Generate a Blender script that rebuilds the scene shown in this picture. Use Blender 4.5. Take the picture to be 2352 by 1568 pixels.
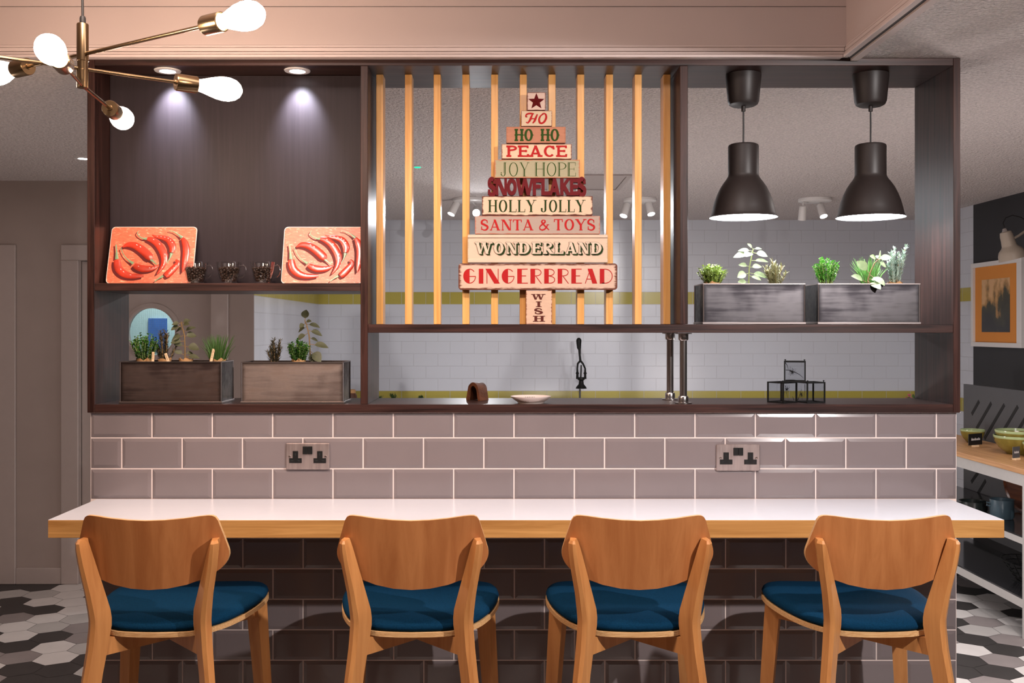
import bpy, bmesh, math, random
from mathutils import Vector, Matrix, Euler
R = math.radians
rnd = random.Random(7)
for o in list(bpy.data.objects): bpy.data.objects.remove(o)
S = bpy.context.scene
COL = S.collection

# ------------------------------------------------------------------ camera
F = 2287.0; CZ = 1.57; VX = 1145.0; VY = 755.0
cam_d = bpy.data.cameras.new('camera'); cam = bpy.data.objects.new('camera', cam_d); COL.objects.link(cam)
cam.location = (0, 0, CZ); cam.rotation_euler = (R(90), 0, 0)
cam_d.sensor_fit = 'HORIZONTAL'; cam_d.sensor_width = 36; cam_d.lens = F/2352*36
cam_d.shift_x = (1176-VX)/2352; cam_d.shift_y = -(784-VY)/2352
cam_d.clip_start = 0.05; cam_d.clip_end = 60
S.camera = cam
# ------------------------------------------------------------------ world, exposure
W = bpy.data.worlds.new('room_air'); S.world = W; W.use_nodes = True
bg = W.node_tree.nodes['Background']; bg.inputs[0].default_value = (1.0, 0.86, 0.82, 1); bg.inputs[1].default_value = 0.025
S.view_settings.view_transform = 'Standard'; S.view_settings.look = 'None'
S.view_settings.exposure = 0.0; S.view_settings.gamma = 1.0; S.view_settings.use_curve_mapping = False
S.cycles.transparent_max_bounces = 40
# ------------------------------------------------------------------ dining and counter spots, plus added fill lights without fittings
def lamp(name, typ, loc, energy, color, target=None, **kw):
    d = bpy.data.lights.new(name, typ); d.energy = energy; d.color = color
    for k, v in kw.items(): setattr(d, k, v)
    o = bpy.data.objects.new(name, d); COL.objects.link(o); o.location = loc
    if target is not None:
        o.rotation_euler = (Vector(target)-Vector(loc)).to_track_quat('-Z', 'Y').to_euler()
    return o
WARM = (1.0, 0.70, 0.56); NEUT = (1.0, 0.86, 0.80); COOL = (0.90, 0.93, 1.0)
lamp('dining_spot', 'SPOT', (1.75, 1.20, 2.45), 265, (1.0, 0.94, 0.92), (0.95, 3.2, 0.9), spot_size=R(95), spot_blend=0.6, shadow_soft_size=0.025)
lamp('dining_spot', 'SPOT', (0.20, 1.90, 2.92), 56, (1.0, 0.90, 0.86), (0.2, 3.15, 1.0), spot_size=R(88), spot_blend=0.7, shadow_soft_size=0.04)
lamp('dining_spot', 'SPOT', (-0.85, 1.90, 2.92), 88, (1.0, 0.80, 0.69), (-0.75, 3.15, 1.0), spot_size=R(88), spot_blend=0.7, shadow_soft_size=0.04)
lamp('dining_fill', 'AREA', (-0.1, 2.05, 2.93), 16, (1.0, 0.86, 0.81), (-0.1, 2.25, 0), shape='RECTANGLE', size=2.2, size_y=0.5)  # broad overhead fill added for the worktop and stools, no fitting there
lamp('passage_fill', 'AREA', (-3.0, 4.8, 2.44), 6, (1.0, 0.84, 0.78), (-3.0, 4.8, 0), shape='RECTANGLE', size=0.8, size_y=0.8)  # unseen area fill for the passage, stands for no fitting
lamp('passage_low_fill', 'POINT', (-2.9, 3.7, 1.0), 18, (1.0, 0.86, 0.80), shadow_soft_size=0.12)  # added low point light, lifts the ceiling left of the unit
lamp('aisle_fill', 'AREA', (2.5, 4.3, 2.44), 18, (1.0, 0.9, 0.86), (2.5, 4.3, 0), shape='RECTANGLE', size=0.6, size_y=0.6)  # unseen area fill over the aisle, no real fitting
lamp('aisle_low_fill', 'POINT', (2.2, 3.95, 0.95), 34, (1.0, 0.90, 0.88), shadow_soft_size=0.12)  # low point light added to brighten the right-hand ceiling
lamp('kitchen_fill', 'AREA', (0.9, 5.2, 2.44), 7, (0.96, 0.95, 1.0), (0.9, 5.6, 0), shape='RECTANGLE', size=1.8, size_y=0.5)  # area fill put in to raise the kitchen light level
lamp('kitchen_low_fill', 'POINT', (0.5, 5.6, 0.60), 44, (1.0, 0.94, 0.925), shadow_soft_size=0.12)  # unseen point light added behind the half wall to brighten the kitchen ceiling

for xk in (-1.0, 0.25, 1.5, 2.75):
    lamp('counter_spot', 'SPOT', (xk, 5.7, 2.43), 17, (0.97, 0.97, 1.0), (xk, 8.3, 0.98), spot_size=R(46), spot_blend=0.7, shadow_soft_size=0.05)
# ------------------------------------------------------------------ materials
def lin(c):
    return tuple(((v/255)/12.92 if v/255 <= 0.04045 else ((v/255+0.055)/1.055)**2.4) for v in c)
MATS = {}
def new_mat(name):
    m = bpy.data.materials.new(name); m.use_nodes = True
    nt = m.node_tree; b = nt.nodes['Principled BSDF']
    return m, nt, b
def setp(b, **k):
    names = dict(rough='Roughness', metal='Metallic', coat='Coat Weight', coatr='Coat Roughness', spec='Specular IOR Level', sheen='Sheen Weight')
    for a, v in k.items(): b.inputs[names[a]].default_value = v
def plain(name, col, rough=0.5, metal=0.0, noise=0.0, nscale=30, bump=0.0, bscale=200, bdist=0.01, **k):
    m, nt, b = new_mat(name); setp(b, rough=rough, metal=metal, **k)
    tc = nt.nodes.new('ShaderNodeTexCoord')
    n = nt.nodes.new('ShaderNodeTexNoise'); n.inputs['Scale'].default_value = nscale; n.inputs['Detail'].default_value = 5
    nt.links.new(tc.outputs['Object'], n.inputs['Vector'])
    r = nt.nodes.new('ShaderNodeMapRange'); r.inputs[1].default_value = 0.25; r.inputs[2].default_value = 0.75
    r.inputs[3].default_value = 1-noise; r.inputs[4].default_value = 1+noise
    nt.links.new(n.outputs[0], r.inputs[0])
    mx = nt.nodes.new('ShaderNodeVectorMath'); mx.operation = 'SCALE'; mx.inputs[0].default_value = col
    nt.links.new(r.outputs[0], mx.inputs['Scale']); nt.links.new(mx.outputs[0], b.inputs['Base Color'])
    if bump:
        n2 = nt.nodes.new('ShaderNodeTexNoise'); n2.inputs['Scale'].default_value = bscale; n2.inputs['Detail'].default_value = 4
        nt.links.new(tc.outputs['Object'], n2.inputs['Vector'])
        bp = nt.nodes.new('ShaderNodeBump'); bp.inputs['Strength'].default_value = bump; bp.inputs['Distance'].default_value = bdist
        nt.links.new(n2.outputs[0], bp.inputs['Height']); nt.links.new(bp.outputs[0], b.inputs['Normal'])
    return m
def emit(name, col, s):
    m, nt, b = new_mat(name); b.inputs['Base Color'].default_value = (*col, 1)
    b.inputs['Emission Color'].default_value = (*col, 1); b.inputs['Emission Strength'].default_value = s
    return m
def wood(name, c1, c2, axis='X', rough=0.4, sc=1.0, coat=0.0, lo=0.35, hi=0.65, spec=0.35):
    m, nt, b = new_mat(name); setp(b, rough=rough, coat=coat, coatr=0.25, spec=spec)
    tc = nt.nodes.new('ShaderNodeTexCoord'); mp = nt.nodes.new('ShaderNodeMapping')
    s = {'X': (1.5, 40, 40), 'Y': (40, 1.5, 40), 'Z': (40, 40, 1.5)}[axis]
    mp.inputs['Scale'].default_value = tuple(v*sc for v in s)
    nt.links.new(tc.outputs['Object'], mp.inputs['Vector'])
    oi = nt.nodes.new('ShaderNodeObjectInfo'); cb = nt.nodes.new('ShaderNodeMath'); cb.operation = 'MULTIPLY'; cb.inputs[1].default_value = 37
    nt.links.new(oi.outputs['Random'], cb.inputs[0]); nt.links.new(cb.outputs[0], mp.inputs['Location'])
    n = nt.nodes.new('ShaderNodeTexNoise'); n.inputs['Scale'].default_value = 1.6; n.inputs['Detail'].default_value = 7
    n.inputs['Roughness'].default_value = 0.62; n.inputs['Distortion'].default_value = 0.6
    nt.links.new(mp.outputs[0], n.inputs['Vector'])
    rp = nt.nodes.new('ShaderNodeValToRGB'); rp.color_ramp.elements[0].position = lo; rp.color_ramp.elements[1].position = hi
    rp.color_ramp.elements[0].color = (*c1, 1); rp.color_ramp.elements[1].color = (*c2, 1)
    nt.links.new(n.outputs[0], rp.inputs[0]); nt.links.new(rp.outputs[0], b.inputs['Base Color'])
    bp = nt.nodes.new('ShaderNodeBump'); bp.inputs['Strength'].default_value = 0.12; bp.inputs['Distance'].default_value = 0.002
    nt.links.new(n.outputs[0], bp.inputs['Height']); nt.links.new(bp.outputs[0], b.inputs['Normal'])
    return m
def glass(name, tint=(1, 1, 1), base=0.06):
    m = bpy.data.materials.new(name); m.use_nodes = True; nt = m.node_tree; nt.nodes.clear()
    out = nt.nodes.new('ShaderNodeOutputMaterial'); mx = nt.nodes.new('ShaderNodeMixShader')
    t = nt.nodes.new('ShaderNodeBsdfTransparent'); t.inputs[0].default_value = (*tint, 1)
    g = nt.nodes.new('ShaderNodeBsdfGlossy'); g.inputs['Roughness'].default_value = 0.10
    f = nt.nodes.new('ShaderNodeFresnel'); f.inputs[0].default_value = 1.5
    a = nt.nodes.new('ShaderNodeMath'); a.operation = 'ADD'; a.inputs[1].default_value = base; a.use_clamp = True
    ge = nt.nodes.new('ShaderNodeNewGeometry'); iv = nt.nodes.new('ShaderNodeMath'); iv.operation = 'SUBTRACT'; iv.inputs[0].default_value = 1.0; nt.links.new(ge.outputs['Backfacing'], iv.inputs[1])
    mu = nt.nodes.new('ShaderNodeMath'); mu.operation = 'MULTIPLY'; nt.links.new(a.outputs[0], mu.inputs[0]); nt.links.new(iv.outputs[0], mu.inputs[1])
    nt.links.new(f.outputs[0], a.inputs[0]); nt.links.new(mu.outputs[0], mx.inputs[0])
    nt.links.new(t.outputs[0], mx.inputs[1]); nt.links.new(g.outputs[0], mx.inputs[2]); nt.links.new(mx.outputs[0], out.inputs[0])
    return m
def board_mat(name, col, edge, ew, dims, grain=0.06, patch=0.5):
    """painted sign board: dry-brushed paint worn to bare brown along its edges"""
    m, nt, b = new_mat(name); setp(b, rough=0.6, spec=0.2)
    tc = nt.nodes.new('ShaderNodeTexCoord'); sp = nt.nodes.new('ShaderNodeSeparateXYZ')
    nt.links.new(tc.outputs['Generated'], sp.inputs[0])
    def math_(op, a, bb=None, clamp=False):
        n = nt.nodes.new('ShaderNodeMath'); n.operation = op; n.use_clamp = clamp
        for i, v in enumerate((a, bb)):
            if v is None: continue
            if isinstance(v, (int, float)): n.inputs[i].default_value = v
            else: nt.links.new(v, n.inputs[i])
        return n.outputs[0]
    def edge_d(sock, size):
        return math_('MULTIPLY', math_('MINIMUM', sock, math_('SUBTRACT', 1.0, sock)), size)
    d = math_('MINIMUM', math_('MULTIPLY', edge_d(sp.outputs[0], dims[0]), 0.7), edge_d(sp.outputs[2], dims[1]))
    mp = nt.nodes.new('ShaderNodeMapping'); mp.inputs['Scale'].default_value = (35, 1, 160)
    nt.links.new(tc.outputs['Object'], mp.inputs[0])
    n = nt.nodes.new('ShaderNodeTexNoise'); n.inputs['Scale'].default_value = 1.0; n.inputs['Detail'].default_value = 6
    nt.links.new(mp.outputs[0], n.inputs['Vector'])
    d2 = math_('ADD', math_('DIVIDE', d, ew), math_('MULTIPLY', math_('SUBTRACT', n.outputs[0], 0.5), patch*4))
    rp = nt.nodes.new('ShaderNodeValToRGB'); rp.color_ramp.elements[0].position = 0.35; rp.color_ramp.elements[1].position = 0.95
    rp.color_ramp.elements[0].color = (*edge, 1); rp.color_ramp.elements[1].color = (*col, 1)
    nt.links.new(d2, rp.inputs[0])
    sc = math_('ADD', 1-grain, math_('MULTIPLY', n.outputs[0], 2*grain))
    mx = nt.nodes.new('ShaderNodeVectorMath'); mx.operation = 'SCALE'
    nt.links.new(rp.outputs[0], mx.inputs[0]); nt.links.new(sc, mx.inputs['Scale'])
    nt.links.new(mx.outputs[0], b.inputs['Base Color'])
    return m
def brushed(name, c1, c2, axis='X', r1=0.28, r2=0.5, metal=1.0, edge=False):
    m, nt, b = new_mat(name); setp(b, metal=metal)
    tc = nt.nodes.new('ShaderNodeTexCoord'); mp = nt.nodes.new('ShaderNodeMapping')
    mp.inputs['Scale'].default_value = {'X': (4, 60, 60), 'Z': (60, 60, 4)}[axis]
    nt.links.new(tc.outputs['Object'], mp.inputs[0])
    n = nt.nodes.new('ShaderNodeTexNoise'); n.inputs['Scale'].default_value = 1; n.inputs['Detail'].default_value = 6
    nt.links.new(mp.outputs[0], n.inputs['Vector'])
    n3 = nt.nodes.new('ShaderNodeTexNoise'); n3.inputs['Scale'].default_value = 9; n3.inputs['Detail'].default_value = 3
    nt.links.new(tc.outputs['Object'], n3.inputs['Vector'])
    av = nt.nodes.new('ShaderNodeMath'); av.operation = 'ADD'
    nt.links.new(n.outputs[0], av.inputs[0]); nt.links.new(n3.outputs[0], av.inputs[1])
    rp = nt.nodes.new('ShaderNodeMapRange'); rp.inputs[1].default_value = 0.75; rp.inputs[2].default_value = 1.25
    nt.links.new(av.outputs[0], rp.inputs[0])
    mc = nt.nodes.new('ShaderNodeMix'); mc.data_type = 'RGBA'
    mc.inputs[6].default_value = (*c1, 1); mc.inputs[7].default_value = (*c2, 1)
    nt.links.new(rp.outputs[0], mc.inputs[0]); nt.links.new(mc.outputs[2], b.inputs['Base Color'])
    if edge:   # torch-darkened patina along the seams of the sheet metal
        sp = nt.nodes.new('ShaderNodeSeparateXYZ'); nt.links.new(tc.outputs['Generated'], sp.inputs[0]); ds = []
        for k, size in ((0, 0.345), (2, 0.14)):
            q = nt.nodes.new('ShaderNodeMath'); q.operation = 'SUBTRACT'; q.inputs[0].default_value = 1.0; nt.links.new(sp.outputs[k], q.inputs[1])
            q2 = nt.nodes.new('ShaderNodeMath'); q2.operation = 'MINIMUM'; nt.links.new(sp.outputs[k], q2.inputs[0]); nt.links.new(q.outputs[0], q2.inputs[1])
            q3 = nt.nodes.new('ShaderNodeMath'); q3.operation = 'MULTIPLY'; q3.inputs[1].default_value = size; nt.links.new(q2.outputs[0], q3.inputs[0]); ds.append(q3)
        mn = nt.nodes.new('ShaderNodeMath'); mn.operation = 'MINIMUM'; nt.links.new(ds[0].outputs[0], mn.inputs[0]); nt.links.new(ds[1].outputs[0], mn.inputs[1])
        wb = nt.nodes.new('ShaderNodeMath'); wb.operation = 'MULTIPLY_ADD'; wb.inputs[1].default_value = 0.012; nt.links.new(n3.outputs[0], wb.inputs[0]); nt.links.new(mn.outputs[0], wb.inputs[2])
        er = nt.nodes.new('ShaderNodeMapRange'); er.interpolation_type = 'SMOOTHSTEP'; er.inputs[1].default_value = 0.004; er.inputs[2].default_value = 0.024; nt.links.new(wb.outputs[0], er.inputs[0])
        me2 = nt.nodes.new('ShaderNodeMix'); me2.data_type = 'RGBA'; me2.inputs[6].default_value = tuple(v*0.45 for v in c1)+(1,)
        nt.links.new(er.outputs[0], me2.inputs[0]); nt.links.new(mc.outputs[2], me2.inputs[7]); nt.links.new(me2.outputs[2], b.inputs['Base Color'])
    rr = nt.nodes.new('ShaderNodeMapRange'); rr.inputs[3].default_value = r2; rr.inputs[4].default_value = r1
    nt.links.new(rp.outputs[0], rr.inputs[0]); nt.links.new(rr.outputs[0], b.inputs['Roughness'])
    return m
def brick_tiles(name, axes, z_bands):
    """glazed white metro tiles with yellow courses; axes = which object axes run along / up the wall"""
    m, nt, b = new_mat(name); setp(b, rough=0.22)
    tc = nt.nodes.new('ShaderNodeTexCoord'); sp = nt.nodes.new('ShaderNodeSeparateXYZ'); cb = nt.nodes.new('ShaderNodeCombineXYZ')
    nt.links.new(tc.outputs['Object'], sp.inputs[0])
    sh = nt.nodes.new('ShaderNodeMath'); sh.operation = 'SUBTRACT'; sh.inputs[1].default_value = 0.016; nt.links.new(sp.outputs[2], sh.inputs[0])
    nt.links.new(sp.outputs[axes[0]], cb.inputs[0]); nt.links.new(sh.outputs[0], cb.inputs[1])
    br = nt.nodes.new('ShaderNodeTexBrick'); br.inputs['Scale'].default_value = 1
    br.inputs['Brick Width'].default_value = 0.203; br.inputs['Row Height'].default_value = 0.1035; br.inputs['Mortar Size'].default_value = 0.0025
    br.inputs['Mortar Smooth'].default_value = 0.4; br.inputs['Bias'].default_value = 0
    nt.links.new(cb.outputs[0], br.inputs['Vector'])
    fac = None
    for (z0, z1) in z_bands:
        a = nt.nodes.new('ShaderNodeMath'); a.operation = 'GREATER_THAN'; a.inputs[1].default_value = z0; nt.links.new(sp.outputs[2], a.inputs[0])
        c = nt.nodes.new('ShaderNodeMath'); c.operation = 'LESS_THAN'; c.inputs[1].default_value = z1; nt.links.new(sp.outputs[2], c.inputs[0])
        p = nt.nodes.new('ShaderNodeMath'); p.operation = 'MULTIPLY'; nt.links.new(a.outputs[0], p.inputs[0]); nt.links.new(c.outputs[0], p.inputs[1])
        if fac is None: fac = p.outputs[0]
        else:
            q = nt.nodes.new('ShaderNodeMath'); q.operation = 'ADD'; nt.links.new(fac, q.inputs[0]); nt.links.new(p.outputs[0], q.inputs[1]); fac = q.outputs[0]
    mc = nt.nodes.new('ShaderNodeMix'); mc.data_type = 'RGBA'
    mc.inputs[6].default_value = (0.61, 0.63, 0.68, 1); mc.inputs[7].default_value = (0.44, 0.37, 0.075, 1)
    nt.links.new(fac, mc.inputs[0])
    nt.links.new(mc.outputs[2], br.inputs['Color1']); nt.links.new(mc.outputs[2], br.inputs['Color2'])
    mm = nt.nodes.new('ShaderNodeMix'); mm.data_type = 'RGBA'; mm.inputs[0].default_value = 0.6
    nt.links.new(mc.outputs[2], mm.inputs[6]); mm.inputs[7].default_value = (0.54, 0.54, 0.575, 1)
    nt.links.new(mm.outputs[2], br.inputs['Mortar']); nt.links.new(br.outputs[0], b.inputs['Base Color'])
    bp = nt.nodes.new('ShaderNodeBump'); bp.invert = True; bp.inputs['Strength'].default_value = 0.6; bp.inputs['Distance'].default_value = 0.003
    nt.links.new(br.outputs['Fac'], bp.inputs['Height']); nt.links.new(bp.outputs[0], b.inputs['Normal'])
    return m

M = {}
WEN1, WEN2 = (0.013, 0.0050, 0.0042), (0.056, 0.0235, 0.0185)
M['wenge_h'] = wood('wenge_horizontal', WEN1, WEN2, 'X', 0.38)
M['wenge_v'] = wood('wenge_vertical', WEN1, WEN2, 'Z', 0.36, spec=0.25)
M['wenge_back'] = wood('wenge_back_panel', (0.023, 0.0165, 0.0195), (0.031, 0.0225, 0.026), 'Z', 0.45, lo=0.3, hi=0.75, spec=0.15)
M['slat'] = wood('pine_slat', (0.58, 0.27, 0.075), (0.74, 0.40, 0.14), 'Z', 0.3, coat=0.4)
M['beech'] = wood('beech_ply', (0.36, 0.125, 0.038), (0.47, 0.185, 0.062), 'Z', 0.36, sc=0.35, coat=0.15)
M['beech_leg'] = wood('beech_leg', (0.45, 0.18, 0.055), (0.58, 0.26, 0.085), 'Z', 0.4, sc=0.5)
M['ply_edge'] = wood('ply_edge', (0.50, 0.25, 0.09), (0.74, 0.47, 0.23), 'X', 0.5, sc=6)
M['oak'] = wood('oak_edge', (0.38, 0.17, 0.045), (0.60, 0.31, 0.10), 'X', 0.45, sc=0.7)
M['bench_wood'] = wood('bench_oak', (0.42, 0.20, 0.08), (0.60, 0.33, 0.15), 'Y', 0.4)
M['laminate'] = plain('white_laminate', (0.74, 0.745, 0.81), 0.22, noise=0.01, spec=0.6)
M['tile'] = plain('taupe_glazed_tile', (0.195, 0.160, 0.161), 0.14, noise=0.04, nscale=5)
M['grout'] = plain('pale_grout', (0.72, 0.60, 0.56), 0.9, noise=0.05, bump=0.1)
M['ceiling'] = plain('popcorn_ceiling', (0.74, 0.66, 0.63), 0.95, noise=0.22, nscale=95, bump=1.0, bscale=80, bdist=0.03)
M['tray'] = plain('pink_white_paint', (0.52, 0.425, 0.40), 0.6, noise=0.02, nscale=4)
M['tray_trim'] = plain('white_trim_paint', (0.60, 0.50, 0.475), 0.45, noise=0.02)
M['gap'] = plain('shadow_gap', (0.05, 0.04, 0.038), 0.8)
M['wall_pink'] = plain('taupe_wall_paint', (0.33, 0.268, 0.243), 0.75, noise=0.04, nscale=6, bump=0.03)
M['door_paint'] = plain('taupe_gloss_paint', (0.38, 0.318, 0.295), 0.5, noise=0.02)
M['dark_wall'] = plain('charcoal_wall_paint', (0.024, 0.024, 0.027), 0.6, noise=0.05, nscale=6, bump=0.05)
M['panel_grey'] = plain('grey_slotted_panel', (0.062, 0.062, 0.067), 0.5, noise=0.04)
M['slot'] = plain('slot_black', (0.006, 0.006, 0.006), 0.8)
BANDS = [(17*0.1035+0.016, 18*0.1035+0.016), (9*0.1035+0.016, 10*0.1035+0.016)]
M['back_tiles'] = brick_tiles('white_metro_back', (0,), BANDS)
M['side_tiles'] = brick_tiles('white_metro_side', (1,), BANDS)
M['hex'] = [plain('hex_white', (0.60, 0.57, 0.55), 0.5, noise=0.06, nscale=8), plain('hex_light_grey', (0.42, 0.40, 0.385), 0.5, noise=0.07, nscale=8),
            plain('hex_mid_grey', (0.24, 0.21, 0.205), 0.5, noise=0.08, nscale=8), plain('hex_dark', (0.035, 0.031, 0.030), 0.5, noise=0.12, nscale=8)]
M['hex_grout'] = plain('hex_grout', (0.10, 0.09, 0.085), 0.9)
M['navy'] = plain('navy_wool', (0.002, 0.027, 0.064), 0.95, noise=0.25, nscale=260, bump=0.15, bscale=400, spec=0.08)
M['steel'] = brushed('aged_zinc', (0.045, 0.041, 0.046), (0.17, 0.158, 0.165), edge=True)
M['steel_edge'] = plain('zinc_seam', (0.36, 0.31, 0.30), 0.35, metal=1.0)
M['soil'] = plain('dark_soil', (0.03, 0.02, 0.014), 0.95, noise=0.4, nscale=150, bump=0.8)
M['chrome'] = plain('chrome', (0.66, 0.63, 0.62), 0.20, metal=1.0)
M['brass'] = plain('antique_brass', (0.30, 0.205, 0.115), 0.26, metal=1.0)
M['black_metal'] = plain('black_metal', (0.006, 0.006, 0.006), 0.5, spec=0.25)
M['black_plastic'] = plain('black_plastic', (0.008, 0.008, 0.008), 0.35)
M['cable'] = plain('black_flex', (0.012, 0.010, 0.010), 0.6)
M['shade'] = plain('dark_bronze_shade', (0.020, 0.0145, 0.0135), 0.45, noise=0.03, spec=0.3)
M['shade_in'] = plain('white_shade_inside', (0.9, 0.9, 0.9), 0.6)
M['bulb'] = emit('glowing_filament_bulb', (1.0, 0.74, 0.56), 110)
M['pend_glow'] = emit('pendant_glow', (0.90, 0.95, 1.0), 42)
M['down_glow'] = emit('downlight_glow', (0.92, 0.95, 1.0), 14)
M['spot_glow'] = emit('spot_glow', (0.97, 0.98, 1.0), 22)
M['green_glow'] = emit('green_led', (0.0, 0.85, 0.42), 1.1)
M['white_metal'] = plain('white_enamel', (0.75, 0.72, 0.70), 0.4)
M['glass'] = glass('clear_glass', (0.97, 0.98, 0.98), 0.20)
M['pane'] = glass('thin_pane', (0.93, 0.94, 0.95), 0.02)
M['bean'] = plain('coffee_bean', (0.045, 0.022, 0.013), 0.28, noise=0.3, nscale=60)
M['cork'] = plain('kraft_paper', (0.55, 0.30, 0.13), 0.8, noise=0.08)
M['stick'] = plain('bamboo_stick', (0.70, 0.50, 0.30), 0.7, noise=0.06)
M['ink'] = plain('brown_ink', (0.16, 0.09, 0.05), 0.7)
M['ceramic'] = plain('cream_ceramic', (0.66, 0.54, 0.49), 0.2)
M['dark_glaze'] = plain('dark_glaze', (0.02, 0.016, 0.016), 0.3)
M['leather'] = plain('brown_leather', (0.095, 0.030, 0.012), 0.38, noise=0.3, nscale=50, bump=0.15)
def leafm(n, c, rough=0.45): 
    m = plain(n, c, rough, noise=0.25, nscale=70); return m
M['thyme'] = leafm('thyme_leaf', (0.075, 0.22, 0.030)); M['thyme_bright'] = leafm('bright_thyme_leaf', (0.16, 0.46, 0.07))
M['yellow_thyme'] = leafm('yellow_thyme_leaf', (0.38, 0.50, 0.12))
M['rosemary'] = leafm('rosemary_leaf', (0.10, 0.085, 0.050)); M['rosemary_pale'] = leafm('pale_rosemary_leaf', (0.34, 0.33, 0.17))
M['sage'] = leafm('sage_leaf', (0.060, 0.062, 0.026), 0.6); M['sage_green'] = leafm('green_sage_leaf', (0.20, 0.26, 0.12), 0.6)
M['chive'] = leafm('chive_blade', (0.055, 0.12, 0.025)); M['chive_bright'] = leafm('bright_chive_blade', (0.13, 0.30, 0.07))
M['silver'] = leafm('silver_leaf', (0.40, 0.50, 0.42), 0.6)
M['stem'] = plain('plant_stem', (0.22, 0.13, 0.05), 0.7); M['stem_green'] = plain('green_stem', (0.25, 0.30, 0.10), 0.7)

# ------------------------------------------------------------------ geometry helpers
def P(px, py, Y): return Vector(((px-VX)*Y/F, Y, CZ-(py-VY)*Y/F))
def wloc(o):
    v = Vector((0, 0, 0))
    while o is not None: v += o.location; o = o.parent
    return v
class MB:
    def __init__(s): s.bm = bmesh.new(); s.mats = []
    def mi(s, m):
        if m not in s.mats: s.mats.append(m)
        return s.mats.index(m)
    def face(s, pts, m):
        vs = [s.bm.verts.new(p) for p in pts]
        f = s.bm.faces.new(vs); f.material_index = s.mi(m); return f
    def box(s, x0, y0, z0, x1, y1, z1, m, bev=0.0, seg=1):
        i = s.mi(m)
        co = [(x, y, z) for x in (x0, x1) for y in (y0, y1) for z in (z0, z1)]
        v = [s.bm.verts.new(c) for c in co]
        fs = []
        for q in ((0, 1, 3, 2), (4, 6, 7, 5), (0, 4, 5, 1), (2, 3, 7, 6), (0, 2, 6, 4), (1, 5, 7, 3)):
            f = s.bm.faces.new([v[k] for k in q]); f.material_index = i; fs.append(f)
        if bev:
            es = list({e for f in fs for e in f.edges})
            r = bmesh.ops.bevel(s.bm, geom=es, offset=bev, segments=seg, affect='EDGES', profile=0.5)
            for f in r['faces']: f.material_index = i
        return s
    def loft(s, secs, m, caps=True, closed=True):
        i = s.mi(m); rings = [[s.bm.verts.new(p) for p in sec] for sec in secs]
        n = len(rings[0])
        for a, b in zip(rings[:-1], rings[1:]):
            for k in range(n if closed else n-1):
                try:
                    f = s.bm.faces.new((a[k], a[(k+1) % n], b[(k+1) % n], b[k])); f.material_index = i
                except ValueError: pass
        if caps and closed:
            for r in (list(reversed(rings[0])), rings[-1]):
                try: f = s.bm.faces.new(r); f.material_index = i
                except ValueError: pass
        return s
    def tube(s, pts, rad, m, seg=10, caps=True, flat=1.0, up=None):
        pts = [Vector(p) for p in pts]; n = len(pts)
        if not isinstance(rad, (list, tuple)): rad = [rad]*n
        secs = []; prev = None
        for k, p in enumerate(pts):
            t = (pts[min(k+1, n-1)]-pts[max(k-1, 0)]).normalized()
            if prev is None:
                a = Vector(up) if up else (Vector((0, 0, 1)) if abs(t.z) < 0.9 else Vector((1, 0, 0)))
                u = (a - t*a.dot(t)).normalized()
            else:
                u = (prev - t*prev.dot(t)).normalized()
            prev = u; w = t.cross(u)
            secs.append([p + (u*math.cos(2*math.pi*j/seg)*flat + w*math.sin(2*math.pi*j/seg))*rad[k] for j in range(seg)])
        return s.loft(secs, m, caps)
    def lathe(s, prof, base, m, axis=(0, 0, 1), seg=28, caps=False):
        ax = Vector(axis).normalized(); base = Vector(base)
        a = Vector((0, 0, 1)) if abs(ax.z) < 0.9 else Vector((1, 0, 0))
        u = (a-ax*a.dot(ax)).normalized(); w = ax.cross(u)
        secs = [[base+ax*h+(u*math.cos(2*math.pi*j/seg)+w*math.sin(2*math.pi*j/seg))*max(r, 1e-5) for j in range(seg)] for r, h in prof]
        return s.loft(secs, m, caps)
    def prism(s, poly, fn, w0, w1, m, back=True):
        i = s.mi(m)
        a = [s.bm.verts.new(fn(u, v, w0)) for u, v in poly]; b = [s.bm.verts.new(fn(u, v, w1)) for u, v in poly]
        n = len(poly)
        fs = [s.bm.faces.new(a)] + ([s.bm.faces.new(list(reversed(b)))] if back else [])
        for k in range(n): fs.append(s.bm.faces.new((a[k], b[k], b[(k+1) % n], a[(k+1) % n])))
        for f in fs: f.material_index = i
        return s
    def blob(s, c, rx, ry, rz, m, rot=None, u=8, v=5):
        i = s.mi(m); r = bmesh.ops.create_uvsphere(s.bm, u_segments=u, v_segments=v, radius=1)
        mt = Matrix.Translation(c) @ (rot.to_matrix().to_4x4() if rot else Matrix.Identity(4)) @ Matrix.Diagonal((rx, ry, rz, 1))
        bmesh.ops.transform(s.bm, matrix=mt, verts=r['verts'])
        for vv in r['verts']:
            for f in vv.link_faces: f.material_index = i
        return s
    def xf(s, mat): bmesh.ops.transform(s.bm, matrix=mat, verts=s.bm.verts); return s
    def build(s, name, parent=None, smooth=35, local=False, recalc=True, loc=None):
        if recalc: bmesh.ops.recalc_face_normals(s.bm, faces=s.bm.faces)
        off = Vector((0, 0, 0))
        if parent is not None and not local: off = wloc(parent)
        if loc is not None: off = Vector(loc)
        if off.length: bmesh.ops.translate(s.bm, verts=s.bm.verts, vec=-off)
        me = bpy.data.meshes.new(name); s.bm.to_mesh(me); s.bm.free()
        for m in s.mats: me.materials.append(m)
        if smooth:
            me.shade_smooth(); me.set_sharp_from_angle(angle=R(smooth))
        o = bpy.data.objects.new(name, me); COL.objects.link(o)
        if parent is not None: o.parent = parent
        if loc is not None: o.location = loc
        return o
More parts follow.
